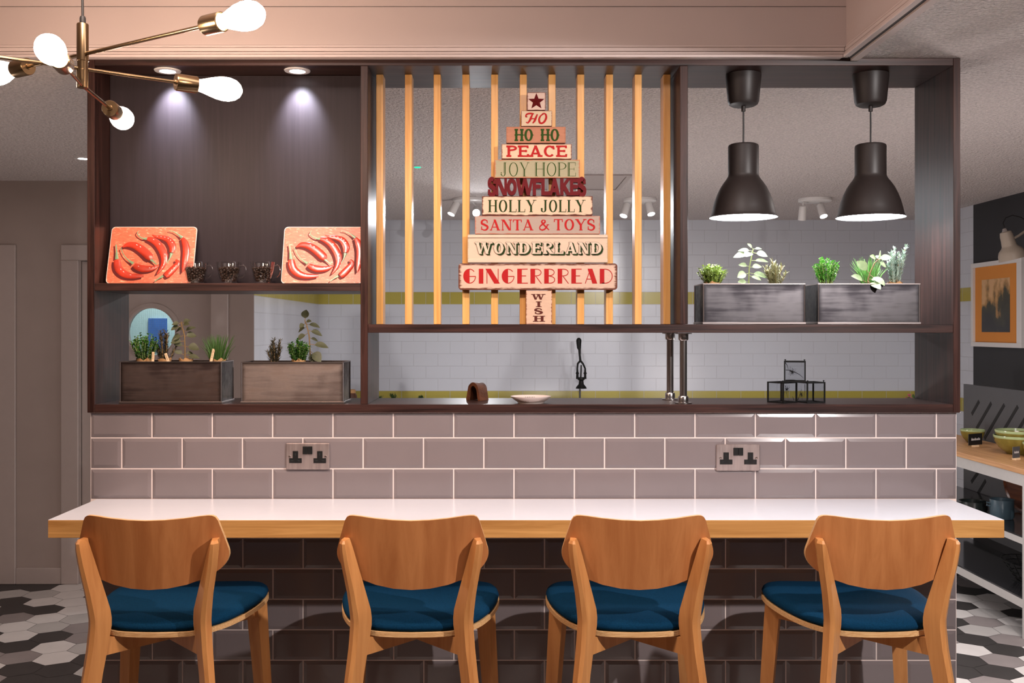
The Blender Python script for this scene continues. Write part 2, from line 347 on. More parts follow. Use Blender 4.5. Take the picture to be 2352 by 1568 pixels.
def thing(name, label, cat, loc=(0, 0, 0), group=None):
    o = bpy.data.objects.new(name, None); COL.objects.link(o); o.location = loc; o.empty_display_size = 0.05
    return tag(o, label, cat, group)
def tag(o, label, cat, group=None, kind=None):
    o['label'] = label; o['category'] = cat
    if group: o['group'] = group
    if kind: o['kind'] = kind
    return o
def struct(o, label=None, cat=None):
    o['kind'] = 'structure'
    if label: o['label'] = label
    if cat: o['category'] = cat
    return o
def copy_tree(o, parent=None):
    c = o.copy(); COL.objects.link(c)
    if parent is not None: c.parent = parent
    for ch in list(o.children): copy_tree(ch, c)
    return c

# ================================================================== SETTING
YT = 3.364          # face of the tiled half wall
YU0, YU1 = 3.352, 3.665   # shelving unit front / back
CEIL = 2.482
U = YT/F
def ux(px): return (px-VX)*U
def uz(py): return CZ-(py-VY)*U
# floor: hexagon tiles in four greys
fl = MB()
fl.box(-5, -1.5, -0.06, 4.2, 8.5, -0.002, M['hex_grout'])
a = 0.106; w = a*math.sqrt(3); rot = R(-2.5); hexr = random.Random(11)
for j in range(-5, 62):
    for i in range(-34, 30):
        x = i*w+(w/2 if j % 2 else 0); y = j*a*1.5
        X = x*math.cos(rot)-y*math.sin(rot)-0.02; Y = x*math.sin(rot)+y*math.cos(rot)+0.045
        if not (-4.85 < X < 4.05 and 1.9 < Y < 8.4): continue
        m = M['hex'][hexr.choices([0, 1, 2, 3], [30, 22, 14, 34])[0]]
        pts = []
        for k in range(6):
            an = R(90+60*k)+rot; pts.append((X+(a-0.0016)*math.cos(an), Y+(a-0.0016)*math.sin(an), 0.0))
        fl.face(pts, m)
struct(fl.build('floor', smooth=0), 'hexagon tiled floor in white, grey and charcoal', 'floor')
# popcorn ceiling, L-shaped round the recessed tray
TX, TY = 1.165, 3.335
ce = MB()
ce.box(-5, TY+0.006, CEIL, 4.2, 8.5, CEIL+0.05, M['ceiling'])
ce.box(TX+0.012, -1.5, CEIL, 4.2, TY+0.006, CEIL+0.05, M['ceiling'])
struct(ce.build('ceiling', smooth=0), 'rough popcorn ceiling', 'ceiling')
# recessed tray: fascia boards, seam, top
tr = MB()
seam = CZ+740*TY/F
tr.box(-4.5, TY, CEIL-0.002, TX, TY+0.006, seam-0.0012, M['tray'])
tr.box(-4.5, TY+0.001, seam+0.0012, TX, TY+0.006, 2.95, M['tray'])
tr.box(-4.5, TY+0.004, seam-0.002, TX-0.02, TY+0.0055, seam+0.002, M['gap'])
tr.box(TX, -1.4, CEIL-0.002, TX+0.012, TY+0.006, 2.95, M['tray'])
tr.box(-4.5, -1.4, 2.95, TX+0.012, TY+0.006, 3.0, M['tray'])
struct(tr.build('wall_tray', smooth=0), 'pink-white fascia of the recessed ceiling tray', 'ceiling')
mo = MB()
def moulding(y0, y1, z0, z1): mo.box(-4.5, y0, z0, TX-(TY-y0), y1, z1, M['tray_trim'], 0.0015)
def zf(py, Y=TY): return CZ-(py-VY)*Y/F
moulding(TY-0.004, TY, zf(109), zf(104)); moulding(TY-0.008, TY, zf(119), zf(110.5)); moulding(TY-0.011, TY, zf(126), zf(121)); moulding(TY-0.016, TY+0.016, zf(134), zf(127.5))
for (d, z0, z1) in ((0.004, zf(109), zf(104)), (0.008, zf(119), zf(110.5)), (0.011, zf(126), zf(121))):
    mo.box(TX-d, -1.4, z0, TX, TY-d, z1, M['tray_trim'], 0.0015)
mo.box(TX-0.016, -1.4, zf(134), TX+0.006, TY-0.016, zf(127.5), M['tray_trim'], 0.0015)
mo.box(TX+0.006, -1.4, CEIL-0.004, TX+0.018, TY+0.002, CEIL+0.02, M['gap'])
mo.box(TX+0.018, -1.4, CEIL-0.012, TX+0.044, TY+0.012, CEIL+0.006, M['tray_trim'], 0.001)
struct(mo.build('trim_1'), 'white moulding and metal bead along the tray edge', 'moulding')

# tiled half wall (every tile a bevelled facet of one wall mesh)
wm = MB()
XL, XR = ux(208), ux(2197)
ZT = uz(947.5)
wm.box(XL, YT+0.0008, 0, XR, YU1-0.01, ZT, M['grout'])
def tile(x0, z0, x1, z1):
    g = 0.0022; b = 0.011; x0 += g; x1 -= g; z0 += g; z1 -= g
    if x1-x0 < 0.006 or z1-z0 < 0.006: return
    bx = min(b, (x1-x0)*0.3); bz = min(b, (z1-z0)*0.3); yo = YT; yi = YT-0.0032
    o = [(x0, yo, z0), (x1, yo, z0), (x1, yo, z1), (x0, yo, z1)]
    n = [(x0+bx, yi, z0+bz), (x1-bx, yi, z0+bz), (x1-bx, yi, z1-bz), (x0+bx, yi, z1-bz)]
    q = [(p[0], YT+0.002, p[2]) for p in o]
    wm.face(n, M['tile'])
    for k in range(4):
        wm.face([o[k], o[(k+1) % 4], n[(k+1) % 4], n[k]], M['tile']); wm.face([q[k], q[(k+1) % 4], o[(k+1) % 4], o[k]], M['tile'])
def course(ya, yb, joint):
    k0 = joint-138.6*20; xs = [208]
    x = k0
    while x < 2197:
        if x > 212: xs.append(x)
        x += 138.6
    xs.append(2197)
    for p, q in zip(xs[:-1], xs[1:]): tile(ux(p), uz(yb), ux(q), uz(ya))
course(948, 1005, 349); course(1005, 1076, 279.7); course(1076, 1146, 349)
for k in range(10):
    ya = 1166+70*k
    course(max(ya, 1170), min(ya+70, 1820), 627 if k % 2 == 0 else 557.7)
struct(wm.build('wall_middle', smooth=0, recalc=True), 'half wall of taupe bevelled metro tiles with pale grout', 'wall')
# left wall (behind), with door opening, architraves, skirting
YL = 6.134
LU = YL/F
def lx(px): return (px-VX)*LU
def lz(py): return CZ-(py-VY)*LU
XRET = lx(583)
dx0, dx1, dz = lx(182), lx(485), lz(598)
lw = MB()
lw.box(-5, YL, 0, dx0, YL+0.12, CEIL, M['wall_pink']); lw.box(dx1, YL, 0, XRET, YL+0.12, CEIL, M['wall_pink']); lw.box(dx0, YL, dz, dx1, YL+0.12, CEIL, M['wall_pink'])
struct(lw.build('wall_left', smooth=0), 'taupe painted wall behind the unit', 'wall')
ar = MB()
for (p, q) in ((142, 182), (485, 525)): ar.box(lx(p), YL-0.018, 0, lx(q), YL, lz(598), M['door_paint'], 0.004)
ar.box(lx(142), YL-0.018, lz(598), lx(525), YL, lz(562), M['door_paint'], 0.004)
struct(ar.build('trim_2'), 'architrave round the porthole door', 'door frame')
a2 = MB(); a2.box(lx(-60), YL-0.018, 0, lx(38), YL, lz(562), M['door_paint'], 0.004)
struct(a2.build('trim_3'), 'door architrave at the far left', 'door frame')
sk = MB(); sk.box(lx(38), YL-0.014, 0, lx(142), YL, lz(1303), M['door_paint'], 0.003); sk.box(lx(525), YL-0.014, 0, XRET, YL, lz(1303), M['door_paint'], 0.003)
struct(sk.build('baseboard_left'), 'taupe skirting board', 'baseboard')
# porthole door
door = thing('door_1', 'taupe door with a round porthole window', 'door', (lx(333), YL+0.03, 0)); door['kind'] = 'structure'
pc = P(345, 762, YL); prx = 0.152; N = 48
dm = MB()
ring = [(pc.x+prx*math.cos(2*math.pi*k/N), pc.z+prx*math.sin(2*math.pi*k/N)) for k in range(N)]
def rect_pt(k):
    an = 2*math.pi*k/N; c, s_ = math.cos(an), math.sin(an)
    tx = (dx1-0.004-pc.x)/c if c > 1e-6 else ((dx0+0.004-pc.x)/c if c < -1e-6 else 1e9)
    tz = (dz-0.004-pc.z)/s_ if s_ > 1e-6 else ((0.008-pc.z)/s_ if s_ < -1e-6 else 1e9)
    t = min(tx, tz); return (pc.x+c*t, pc.z+s_*t)
outer = [rect_pt(k) for k in range(N)]
corners = [(dx1-0.004, dz-0.004), (dx0+0.004, dz-0.004), (dx0+0.004, 0.008), (dx1-0.004, 0.008)]
for yv in (YL+0.03, YL+0.074):
    for k in range(N):
        k2 = (k+1) % N
        pts = [(ring[k][0], yv, ring[k][1]), (outer[k][0], yv, outer[k][1])]
        a_, b_ = outer[k], outer[k2]
        if abs(a_[0]-b_[0]) > 1e-5 and abs(a_[1]-b_[1]) > 1e-5:
            c = min(corners, key=lambda c: (c[0]-a_[0])**2+(c[1]-a_[1])**2+(c[0]-b_[0])**2+(c[1]-b_[1])**2)
            pts.append((c[0], yv, c[1]))
        pts += [(b_[0], yv, b_[1]), (ring[k2][0], yv, ring[k2][1])]
        dm.face(pts, M['door_paint'])
for k in range(N):
    k2 = (k+1) % N
    dm.face([(ring[k][0], YL+0.03, ring[k][1]), (ring[k2][0], YL+0.03, ring[k2][1]), (ring[k2][0], YL+0.074, ring[k2][1]), (ring[k][0], YL+0.074, ring[k][1])], M['door_paint'])
dm.build('door_leaf', door, smooth=0)
rg = MB(); rg.lathe([(prx-0.006, 0.0), (prx-0.006, -0.012), (prx+0.006, -0.016), (prx+0.026, -0.010), (prx+0.028, 0.0)], (pc.x, YL+0.03, pc.z), M['door_paint'], axis=(0, 1, 0), seg=48)
rg.build('porthole_ring', door)
pg = MB(); pg.lathe([(0, 0), (prx-0.001, 0), (prx-0.001, 0.006), (0, 0.006)], (pc.x, YL+0.05, pc.z), M['pane'], axis=(0, 1, 0), seg=48)
pg.build('porthole_glass', door)
M['mesh_wire'] = plain('galvanised_wire', (0.42, 0.52, 0.52), 0.5)
wr = MB()
for k in range(-11, 12):
    d = k*0.0125; h = math.sqrt(max(0, (prx-0.002)**2-d*d))
    wr.box(pc.x+d-0.0003, YL+0.0525, pc.z-h, pc.x+d+0.0003, YL+0.0531, pc.z+h, M['mesh_wire']); wr.box(pc.x-h, YL+0.0525, pc.z+d-0.0003, pc.x+h, YL+0.0531, pc.z+d+0.0003, M['mesh_wire'])
wr.build('wire_mesh', door, smooth=0)
# lit room behind the porthole
br_ = MB(); br_.box(dx0-0.2, YL+1.0, 0, dx1+0.1, YL+1.06, CEIL, plain('pale_cyan_wall', (0.62, 0.80, 0.80), 0.7))
struct(br_.build('wall_corridor', smooth=0), 'pale wall of the corridor seen through the porthole', 'wall')
po = MB(); p0 = P(341, 731, YL+0.99); p1 = P(383, 800, YL+0.99); po.box(p0.x, YL+0.985, p1.z, p1.x, YL+1.0, p0.z, plain('blue_poster', (0.06, 0.17, 0.52), 0.5, noise=0.15))
tag(po.build('poster', smooth=0), 'blue poster seen through the round door window', 'poster')
lamp('corridor_lamp', 'AREA', (dx0+0.4, YL+0.55, 2.44), 14, (0.85, 1.0, 1.0), (dx0+0.4, YL+0.75, 0), shape='RECTANGLE', size=0.5, size_y=0.3)
# white tiled return and back wall, right walls
YB = 8.34; XW = 3.5; YW = 7.34
r1 = MB(); r1.box(XRET-0.1, YL+0.12, 0, XRET, YB, CEIL, M['side_tiles']); r1.box(XRET, YL, 0, XRET+0.003, YL+0.12, CEIL, M['side_tiles'])
struct(r1.build('wall_kitchen_left', smooth=0), 'white tiled side wall with yellow courses', 'wall')
r2 = MB(); r2.box(XRET-0.1, YB, 0, XW+0.1, YB+0.1, CEIL, M['back_tiles'])
struct(r2.build('wall_back', smooth=0), 'white metro tiled back wall with two yellow courses', 'wall')
r3 = MB(); r3.box(XW, YW, 0, XW+0.1, YB, CEIL, M['side_tiles'])
struct(r3.build('wall_kitchen_right', smooth=0), 'white tiled wall with yellow courses on the right', 'wall')
r4 = MB(); r4.box(XW, 1.0, 0, XW+0.1, YW, CEIL, M['dark_wall'])
struct(r4.build('wall_right', smooth=0), 'charcoal painted wall', 'wall')

# rest of the dining room behind the camera
rb = MB(); rb.box(-4.7, -1.6, 0, 4.2, -1.5, 2.98, M['wall_pink']); struct(rb.build('wall_front', smooth=0), 'taupe wall at the far side of the dining room', 'wall')
rb = MB(); rb.box(-4.8, -1.5, 0, -4.7, YL, 2.98, M['wall_pink']); struct(rb.build('wall_dining_left', smooth=0), 'taupe wall on the left of the dining room', 'wall')
rb = MB(); rb.box(4.1, -1.5, 0, 4.2, 1.0, 2.98, M['wall_pink']); struct(rb.build('wall_dining_right', smooth=0), 'taupe wall on the right of the dining room', 'wall')

# ================================================================== SHELVING UNIT
unit = thing('room_divider', 'dark wood open shelving unit with orange slat screen on the tiled half wall', 'shelving unit', (ux(1200), (YU0+YU1)/2, ZT))
k_ = YU0/F
def vx(px): return (px-VX)*k_
def vz(py): return CZ-(py-VY)*k_
XA, XB = vx(200), vx(2206)
zt0, zt1 = vz(150.5), CEIL-0.001
zb0, zb1 = ZT+0.001, vz(928.5)
B = 0.0012
def board(name, x0, z0, x1, z1, m, y0=YU0, y1=YU1):
    b = MB(); b.box(x0, y0, z0, x1, y1, z1, M[m], B); return b.build(name, unit)
board('side_panel', XA, zb0, vx(217), zt1, 'wenge_v'); board('side_panel', vx(2190), zb0, XB, zt1, 'wenge_v')
board('top_panel', vx(217)+0.0005, zt0, vx(2190)-0.0005, zt1, 'wenge_h')
board('base_board', vx(217)+0.0005, zb0, vx(2190)-0.0005, zb1, 'wenge_h')
board('divider', vx(828), zb1+0.0005, vx(845), zt0-0.0005, 'wenge_v')
zs0, zs1 = vz(668), vz(650)
board('shelf', vx(217)+0.0005, zs0, vx(828)-0.0005, zs1, 'wenge_h')
zm0, zm1 = vz(764), vz(744.5)
board('shelf', vx(845)+0.0005, zm0, vx(2190)-0.0005, zm1, 'wenge_h')
board('divider', vx(1562), zm1+0.0005, vx(1580), zt0-0.0005, 'wenge_v')
YBP = YU0+0.131
board('back_panel', vx(217)+0.0005, zs1+0.0005, vx(828)-0.0005, zt0-0.0005, 'wenge_back', YBP, YBP+0.016)
YS = 3.466
for k in range(11):
    b = MB(); xx = (864+66*k-VX)*YS/F; b.box(xx, YS, zm1+0.0005, xx+0.0243, YS+0.068, zt0-0.0005, M['slat'], 0.0012); b.build('slat', unit)
for (px, yy) in ((1539, 3.575), (1569.5, 3.395)):
    xx = (px-VX)*yy/F; p = MB(); p.tube([(xx, yy, zb1+0.001), (xx, yy, zm0-0.001)], 0.0125, M['chrome'], 20)
    po_ = p.build('support_post', unit)
    for (z, sgn) in ((zb1, 1), (zm0, -1)):
        c = MB(); c.lathe([(0.0, 0.001*sgn), (0.029, 0.001*sgn), (0.029, 0.004*sgn), (0.0175, 0.005*sgn), (0.0175, 0.022*sgn), (0.0155, 0.026*sgn), (0.0127, 0.026*sgn)], (xx, yy, z), M['chrome'], seg=24)
        c.build('collar', po_)
# downlights in the top panel
for (px, lab) in ((385, 'left round recessed downlight over the chilli board'), (683, 'right round recessed downlight over the coffee cups')):
    yy = YU0+0.062; xx = (px-VX)*yy/F
    d = thing('downlight', lab, 'ceiling light', (xx, yy, zt0), 'downlights above the left shelf')
    b = MB(); b.lathe([(0.024, -0.001), (0.028, -0.005), (0.043, -0.004), (0.045, -0.0005)], (xx, yy, zt0), M['white_metal'], seg=32); b.build('trim_ring', d)
    b = MB(); b.lathe([(0.0, -0.0025), (0.024, -0.0025), (0.024, -0.001), (0.0, -0.001)], (xx, yy, zt0), M['down_glow'], seg=32); b.build('lens', d)
    lamp('downlight_beam', 'SPOT', (xx, yy, zt0-0.012), 30, (0.76, 0.86, 1.0), (xx, yy+0.069, zt0-0.13), spot_size=R(70), spot_blend=1.0, shadow_soft_size=0.015)

# ================================================================== COUNTER
YC0 = 2.995; cu = YC0/F
zc1 = CZ-(1193.5-VY)*cu; zc0 = CZ-(1235-VY)*cu
ct = thing('breakfast_bar', 'long white breakfast bar with oak edge fixed to the tiled half wall', 'counter', (0.08, 3.18, zc0))
b = MB(); b.box((110-VX)*cu, YC0+0.0012, zc1-0.0015, (2307-VX)*cu, YT-0.004, zc1, M['laminate'], 0.0006); b.build('worktop', ct)
b = MB(); b.box((110-VX)*cu, YC0, zc0, (2307-VX)*cu, YT-0.004, zc1-0.0016, M['oak'], 0.0008); b.build('oak_edge', ct)

# ================================================================== SOCKETS
def socket(x0, y0, x1, y1, label):
    c = P((x0+x1)/2, (y0+y1)/2, YT); d = thing('power_socket', label, 'socket', (c.x, YT-0.004, c.z), 'double sockets on the tiled wall')
    hw, hh = 0.0735, 0.0445; yf = YT-0.0105
    b = MB(); b.box(c.x-hw, yf, c.z-hh, c.x+hw, YT-0.0033, c.z+hh, M['sock'], 0.0025); b.build('face_plate', d)
    b = MB(); b.box(c.x-0.016, yf-0.004, c.z+0.008, c.x-0.0005, yf+0.002, c.z+0.034, M['black_plastic'], 0.001); b.build('rocker_switch', d)
    b = MB(); b.box(c.x+0.0005, yf-0.004, c.z+0.008, c.x+0.016, yf+0.002, c.z+0.034, M['black_plastic'], 0.001); b.build('rocker_switch', d)
    for s in (-1, 1):
        cx = c.x+s*0.041
        b = MB()
        poly = [(-0.021, -0.022), (0.021, -0.022), (0.021, -0.006), (0.009, -0.006), (0.009, 0.018), (-0.009, 0.018), (-0.009, -0.006), (-0.021, -0.006)]
        b.prism(poly, lambda u, v, w_: (cx+u, w_, c.z+v), yf-0.0012, yf+0.002, M['black_plastic'])
        for (u0, v0, u1, v1) in ((-0.016, -0.016, -0.007, -0.012), (0.007, -0.016, 0.016, -0.012), (-0.002, 0.003, 0.002, 0.012)):
            b.box(cx+u0, yf-0.0014, c.z+v0, cx+u1, yf-0.0010, c.z+v1, M['slot'])
        b.build('outlet', d)
        b = MB(); b.lathe([(0.0, -0.0022), (0.0035, -0.0018), (0.0048, 0.0005)], (c.x+s*0.0605, yf, c.z-0.0005), M['chrome'], axis=(0, 1, 0), seg=16)
        b.build('screw', d)
M['sock'] = brushed('aged_nickel', (0.26, 0.20, 0.185), (0.52, 0.43, 0.41), 'Z', 0.35, 0.5, 0.75)
socket(658, 1017, 758, 1077, 'nickel double socket on the tiles below the left pair of metal planters')
socket(1644, 1020, 1744, 1080, 'nickel double socket on the tiles below the small glass cubes at right')

# ================================================================== PENDANT LAMPS
def pendant(px, label):
    Y = 3.468; s = Y/F; x = (px-VX)*s
    z = lambda py: CZ-(py-VY)*s
    zr = z(500)
    d = thing('pendant_lamp', label, 'pendant lamp', (x, Y, zt0-0.001), 'bell pendant lamps over the herb planters')
    b = MB(); b.lathe([(0.0, zt0-0.001), (0.0610, zt0-0.001), (0.0612, zt0-0.010), (0.0535, z(233)), (0.049, z(240)), (0.040, z(243.5)), (0.0, z(244))], (x, Y, 0), M['shade'], seg=40)
    b.build('ceiling_cup', d)
    b = MB(); b.lathe([(0.0, z(244)), (0.0072, z(244)), (0.0072, z(256)), (0.0, z(257))], (x, Y, 0), M['shade'], seg=16); b.build('cord_grip', d)
    b = MB(); b.tube([(x, Y, z(252)), (x+0.0005, Y, z(290)), (x, Y, z(336))], 0.0030, M['cable'], 10); b.build('cord', d)
    pr = [(0.0, z(331.5)), (0.045, z(331.5)), (0.0505, z(333.5)), (0.0525, z(337)), (0.0525, z(400)), (0.0528, z(404)), (0.056, z(409)), (0.0605, z(413.5)), (0.067, z(419)), (0.079, z(431)), (0.090, z(446)), (0.099, z(462)), (0.1055, z(478)), (0.110, z(492)), (0.1145, z(498)), (0.1170, zr)]
    inn = [(r-0.002, zz-0.002 if i else zz) for i, (r, zz) in enumerate(pr)][::-1]
    b = MB(); b.lathe(pr, (x, Y, 0), M['shade'], seg=56); sh = b.build('shade', d)
    b = MB(); b.lathe([(0.1168, zr+0.0004)]+[(max(r-0.0025, 0), zz) for r, zz in pr[::-1][1:]], (x, Y, 0), M['shade_in'], seg=56); b.build('shade_lining', d)
    b = MB(); b.lathe([(0.0, zr+0.002), (0.1095, zr+0.002), (0.1095, zr+0.004), (0.0, zr+0.004)], (x, Y, 0), M['pend_glow'], seg=40); b.build('glow_disc', d)  # glowing disc added as stand-in for the bulb and lit shade inside
pendant(1707.5, 'dark bell pendant lamp nearer the slat screen')
pendant(1999.5, 'dark bell pendant lamp nearer the right end of the unit')

# ================================================================== CHANDELIER
DS = 2.5
cx = (190-VX)*DS/F
def czz(py): return CZ-(py-VY)*DS/F
ch = thing('chandelier', 'brass multi-arm chandelier with glowing filament bulbs hanging at upper left', 'chandelier', (cx, DS, czz(55)))
b = MB(); b.lathe([(0.0, 2.95), (0.05, 2.95), (0.05, 2.93), (0.0, 2.925)], (cx, DS, 0), M['brass']); b.build('ceiling_rose', ch)
b = MB(); b.tube([(cx-0.004, DS, 2.93), (cx-0.002, DS, 2.5), (cx, DS, czz(45))], 0.0034, M['cable'], 8); b.build('cord', ch)
b = MB(); b.lathe([(0.0, czz(38)), (0.006, czz(38)), (0.0075, czz(42)), (0.0075, czz(54)), (0.0, czz(55))], (cx, DS, 0), M['cable'], seg=16); b.build('cord_grip', ch)
b = MB(); b.lathe([(0.0, czz(55)), (0.0135, czz(55)), (0.0145, czz(57)), (0.0145, czz(140)), (0.0130, czz(141)), (0.0130, czz(160)), (0.0145, czz(161)), (0.0145, czz(202)), (0.0, czz(204))], (cx, DS, 0), M['brass'], seg=24); b.build('stem', ch)
def arm(dx, dy, z):
    d = Vector((dx, dy, 0)); L = d.length; d.normalize(); c = Vector((cx, DS, z))
    Ls = L-0.125
    b = MB(); b.tube([c+d*0.010, c+d*Ls], 0.0047, M['brass'], 12); a_ = b.build('arm', ch)
    b = MB(); b.lathe([(0.0, -0.004), (0.007, -0.004), (0.008, 0.0), (0.021, 0.0), (0.0225, 0.003), (0.0225, 0.056), (0.020, 0.058), (0.0, 0.056)], c+d*Ls, M['brass'], axis=d, seg=28); b.build('socket', a_)
    b = MB(); b.lathe([(0.0145, 0.050), (0.0150, 0.060), (0.0185, 0.074), (0.0245, 0.094), (0.0295, 0.112), (0.0320, 0.130), (0.0315, 0.146), (0.0270, 0.162), (0.0180, 0.174), (0.0080, 0.180), (0.0, 0.181)], c+d*Ls, M['bulb'], axis=d, seg=28); b.build('bulb', a_)
z1, z2, z3 = czz(125), czz(158), czz(197)
arm(0.482, -0.303, z1); arm(-0.297, 0.178, z1)
arm(0.292, 0.206, z2); arm(-0.40, -0.285, z2)
arm(0.063, -0.315, z3); arm(-0.046, 0.376, z3)

# ================================================================== CEILING FITTINGS BEYOND
def track(px, py, heads, label):
    Yc = (CEIL-CZ)*F/(VY-456); x = (px-VX)*Yc/F
    d = thing('ceiling_spotlight', label, 'spotlight', (x, Yc, CEIL-0.001), 'round spotlight plates on the kitchen ceiling')
    b = MB(); b.lathe([(0.0, CEIL-0.001), (0.115, CEIL-0.001), (0.115, CEIL-0.018), (0.105, CEIL-0.024), (0.0, CEIL-0.024)], (x, Yc, 0), M['white_metal'], seg=36); b.build('ceiling_plate', d)
    for (hx, hy, tx, ty, tz, on) in heads:
        p = P(hx, hy, Yc); dirv = Vector((tx, ty, tz)).normalized(); back = p-dirv*0.10
        b = MB(); b.tube([(back.x*0.5+x*0.5, Yc, CEIL-0.02), back+Vector((0, 0, 0.02)), back], 0.007, M['white_metal'], 8); b.build('bracket', d)
        b = MB(); b.lathe([(0.0, -0.002), (0.022, 0.0), (0.026, 0.006), (0.028, 0.10), (0.026, 0.10), (0.025, 0.088), (0.0, 0.088)], back, M['white_metal'], axis=dirv, seg=24); h = b.build('spot_head', d)
        b = MB(); b.lathe([(0.0, 0.0895), (0.025, 0.0895), (0.025, 0.0885), (0.0, 0.0885)], back, M['spot_glow'] if on else M['shade_in'], axis=dirv, seg=24); b.build('lens', h)
        if on: lamp('spot_beam', 'SPOT', p+dirv*0.01, 36 if ty < -0.8 else 24, (0.95, 0.96, 1.0), p+dirv, spot_size=R(84), spot_blend=0.85, shadow_soft_size=0.03)
track(1078, 456, [(1036, 492, -0.38, -0.30, -0.85, True), (1094, 489, 0.04, -0.85, -0.30, True)], 'twin spotlight plate on the ceiling behind the stacked word sign')
track(1470, 456, [(1432, 496, -0.30, -0.35, -0.85, True), (1496, 492, 0.15, -0.40, -0.88, True)], 'twin spotlight plate on the ceiling behind the two right-hand slats')
track(1872, 456, [(1842, 505, 0.02, 0.3, -0.95, False), (1892, 497, 0.1, -0.45, -0.82, True)], 'twin spotlight plate on the ceiling between the two bell pendants, one head unlit')
Yg = (CEIL-CZ)*F/(VY-382.5); gx = (959-VX)*Yg/F
d = thing('emergency_light', 'small round green glowing light in the ceiling behind the slats', 'emergency light', (gx, Yg, CEIL))
b = MB(); b.lathe([(0.0185, CEIL-0.001), (0.022, CEIL-0.004), (0.030, CEIL-0.003), (0.031, CEIL-0.0005)], (gx, Yg, 0), M['white_metal']); b.build('trim_ring', d)
b = MB(); b.lathe([(0.0, CEIL-0.008), (0.018, CEIL-0.006), (0.019, CEIL-0.001), (0.0, CEIL-0.001)], (gx, Yg, 0), M['green_glow']); b.build('lens', d)
Yg = (CEIL-CZ)*F/(VY-363); gx = (191-VX)*Yg/F
d = thing('downlight', 'round downlight in the popcorn ceiling left of the shelving unit', 'ceiling light', (gx, Yg, CEIL))
b = MB(); b.lathe([(0.024, CEIL-0.001), (0.028, CEIL-0.005), (0.042, CEIL-0.004), (0.044, CEIL-0.0005)], (gx, Yg, 0), M['white_metal']); b.build('trim_ring', d)
b = MB(); b.lathe([(0.0, CEIL-0.004), (0.024, CEIL-0.004), (0.024, CEIL-0.001), (0.0, CEIL-0.001)], (gx, Yg, 0), M['spot_glow']); b.build('lens', d)
hy0 = (CEIL-CZ)*F/(VY-400); hx1 = (1452-VX)*hy0/F; hx0 = hx1-0.62; hy1 = hy0+0.62
d = thing('access_hatch', 'square access hatch in the ceiling behind the right-hand slats', 'hatch', ((hx0+hx1)/2, (hy0+hy1)/2, CEIL))
b = MB(); b.box(hx0+0.03, hy0+0.03, CEIL-0.006, hx1-0.03, hy1-0.03, CEIL-0.001, M['door_paint'], 0.001); b.build('hatch_panel', d)
b = MB()
for (x0, y0, x1, y1) in ((hx0, hy0, hx1, hy0+0.028), (hx0, hy1-0.028, hx1, hy1), (hx0, hy0+0.0285, hx0+0.028, hy1-0.0285), (hx1-0.028, hy0+0.0285, hx1, hy1-0.0285)): b.box(x0, y0, CEIL-0.010, x1, y1, CEIL-0.001, M['door_paint'])
b.build('hatch_frame', d)

# ================================================================== PLANTERS
def planter(pl, pr, ptop, pbot, Yf, label, mat):
    p0 = P(pl, pbot, Yf); p1 = P(pr, ptop, Yf); x0, x1, z0, z1 = p0.x, p1.x, p0.z, p1.z
    z0 = label[1]; D = 0.152; t = 0.003
    d = thing('metal_planter', label[0], 'planter', ((x0+x1)/2, Yf+D/2, z0), 'zinc herb planters on the shelves')
    b = MB()
    b.box(x0, Yf, z0+0.004, x1, Yf+t, z1, mat); b.box(x0, Yf+D-t, z0+0.004, x1, Yf+D, z1, mat)
    b.box(x0, Yf+t, z0+0.004, x0+t, Yf+D-t, z1, mat); b.box(x1-t, Yf+t, z0+0.004, x1, Yf+D-t, z1, mat)
    b.box(x0, Yf, z0+0.0005, x1, Yf+D, z0+0.004, mat); b.build('trough', d, smooth=0)
    e = 0.0022
    for (xx, yy) in ((x0, Yf), (x1, Yf), (x0, Yf+D), (x1, Yf+D)):
        b = MB(); b.tube([(xx, yy, z0+0.006), (xx, yy, z1)], 0.0024, M['steel_edge'], 8); b.build('corner_seam', d)
    b = MB(); b.box(x0-e, Yf-e, z1-0.0015, x1+e, Yf+t, z1+0.0018, M['steel_edge']); b.box(x0-e, Yf+D-t, z1-0.0015, x1+e, Yf+D+e, z1+0.0018, M['steel_edge'])
    b.box(x0-e, Yf+t, z1-0.0015, x0+t, Yf+D-t, z1+0.0018, M['steel_edge']); b.box(x1-t, Yf+t, z1-0.0015, x1+e, Yf+D-t, z1+0.0018, M['steel_edge']); b.build('rim', d, smooth=0)
    b = MB(); b.box(x0-0.004, Yf-0.004, z0, x1+0.004, Yf+D+0.004, z0+0.0075, M['steel_edge'], 0.001); b.build('base_lip', d)
    b = MB(); b.box(x0+t+0.0005, Yf+t+0.0005, z1-0.035, x1-t-0.0005, Yf+D-t-0.0005, z1-0.010, M['soil']); b.build('soil', d, smooth=0)
    return z1-0.010
YP = 3.372
M['copper'] = brushed('aged_copper_zinc', (0.09, 0.062, 0.057), (0.52, 0.39, 0.35), edge=True)
M['copper_pale'] = brushed('pale_copper_zinc', (0.38, 0.29, 0.25), (0.95, 0.80, 0.74), edge=True)
sA = planter(276, 508, 831, 925, YP, ('aged zinc planter at the left end of the bottom shelf, with chives', zb1+0.0005), M['copper'])
sB = planter(555, 788, 832, 925, YP, ('paler brushed zinc planter on the bottom shelf next to the left divider', zb1+0.0005), M['copper_pale'])
sC = planter(1616, 1848, 652, 743, YP, ('zinc planter on the upper right shelf under the pendant nearer the slats', zm1+0.0005), M['steel'])
sD = planter(1880, 2112, 652, 743, YP, ('zinc planter on the upper right shelf at the right end', zm1+0.0005), M['steel'])

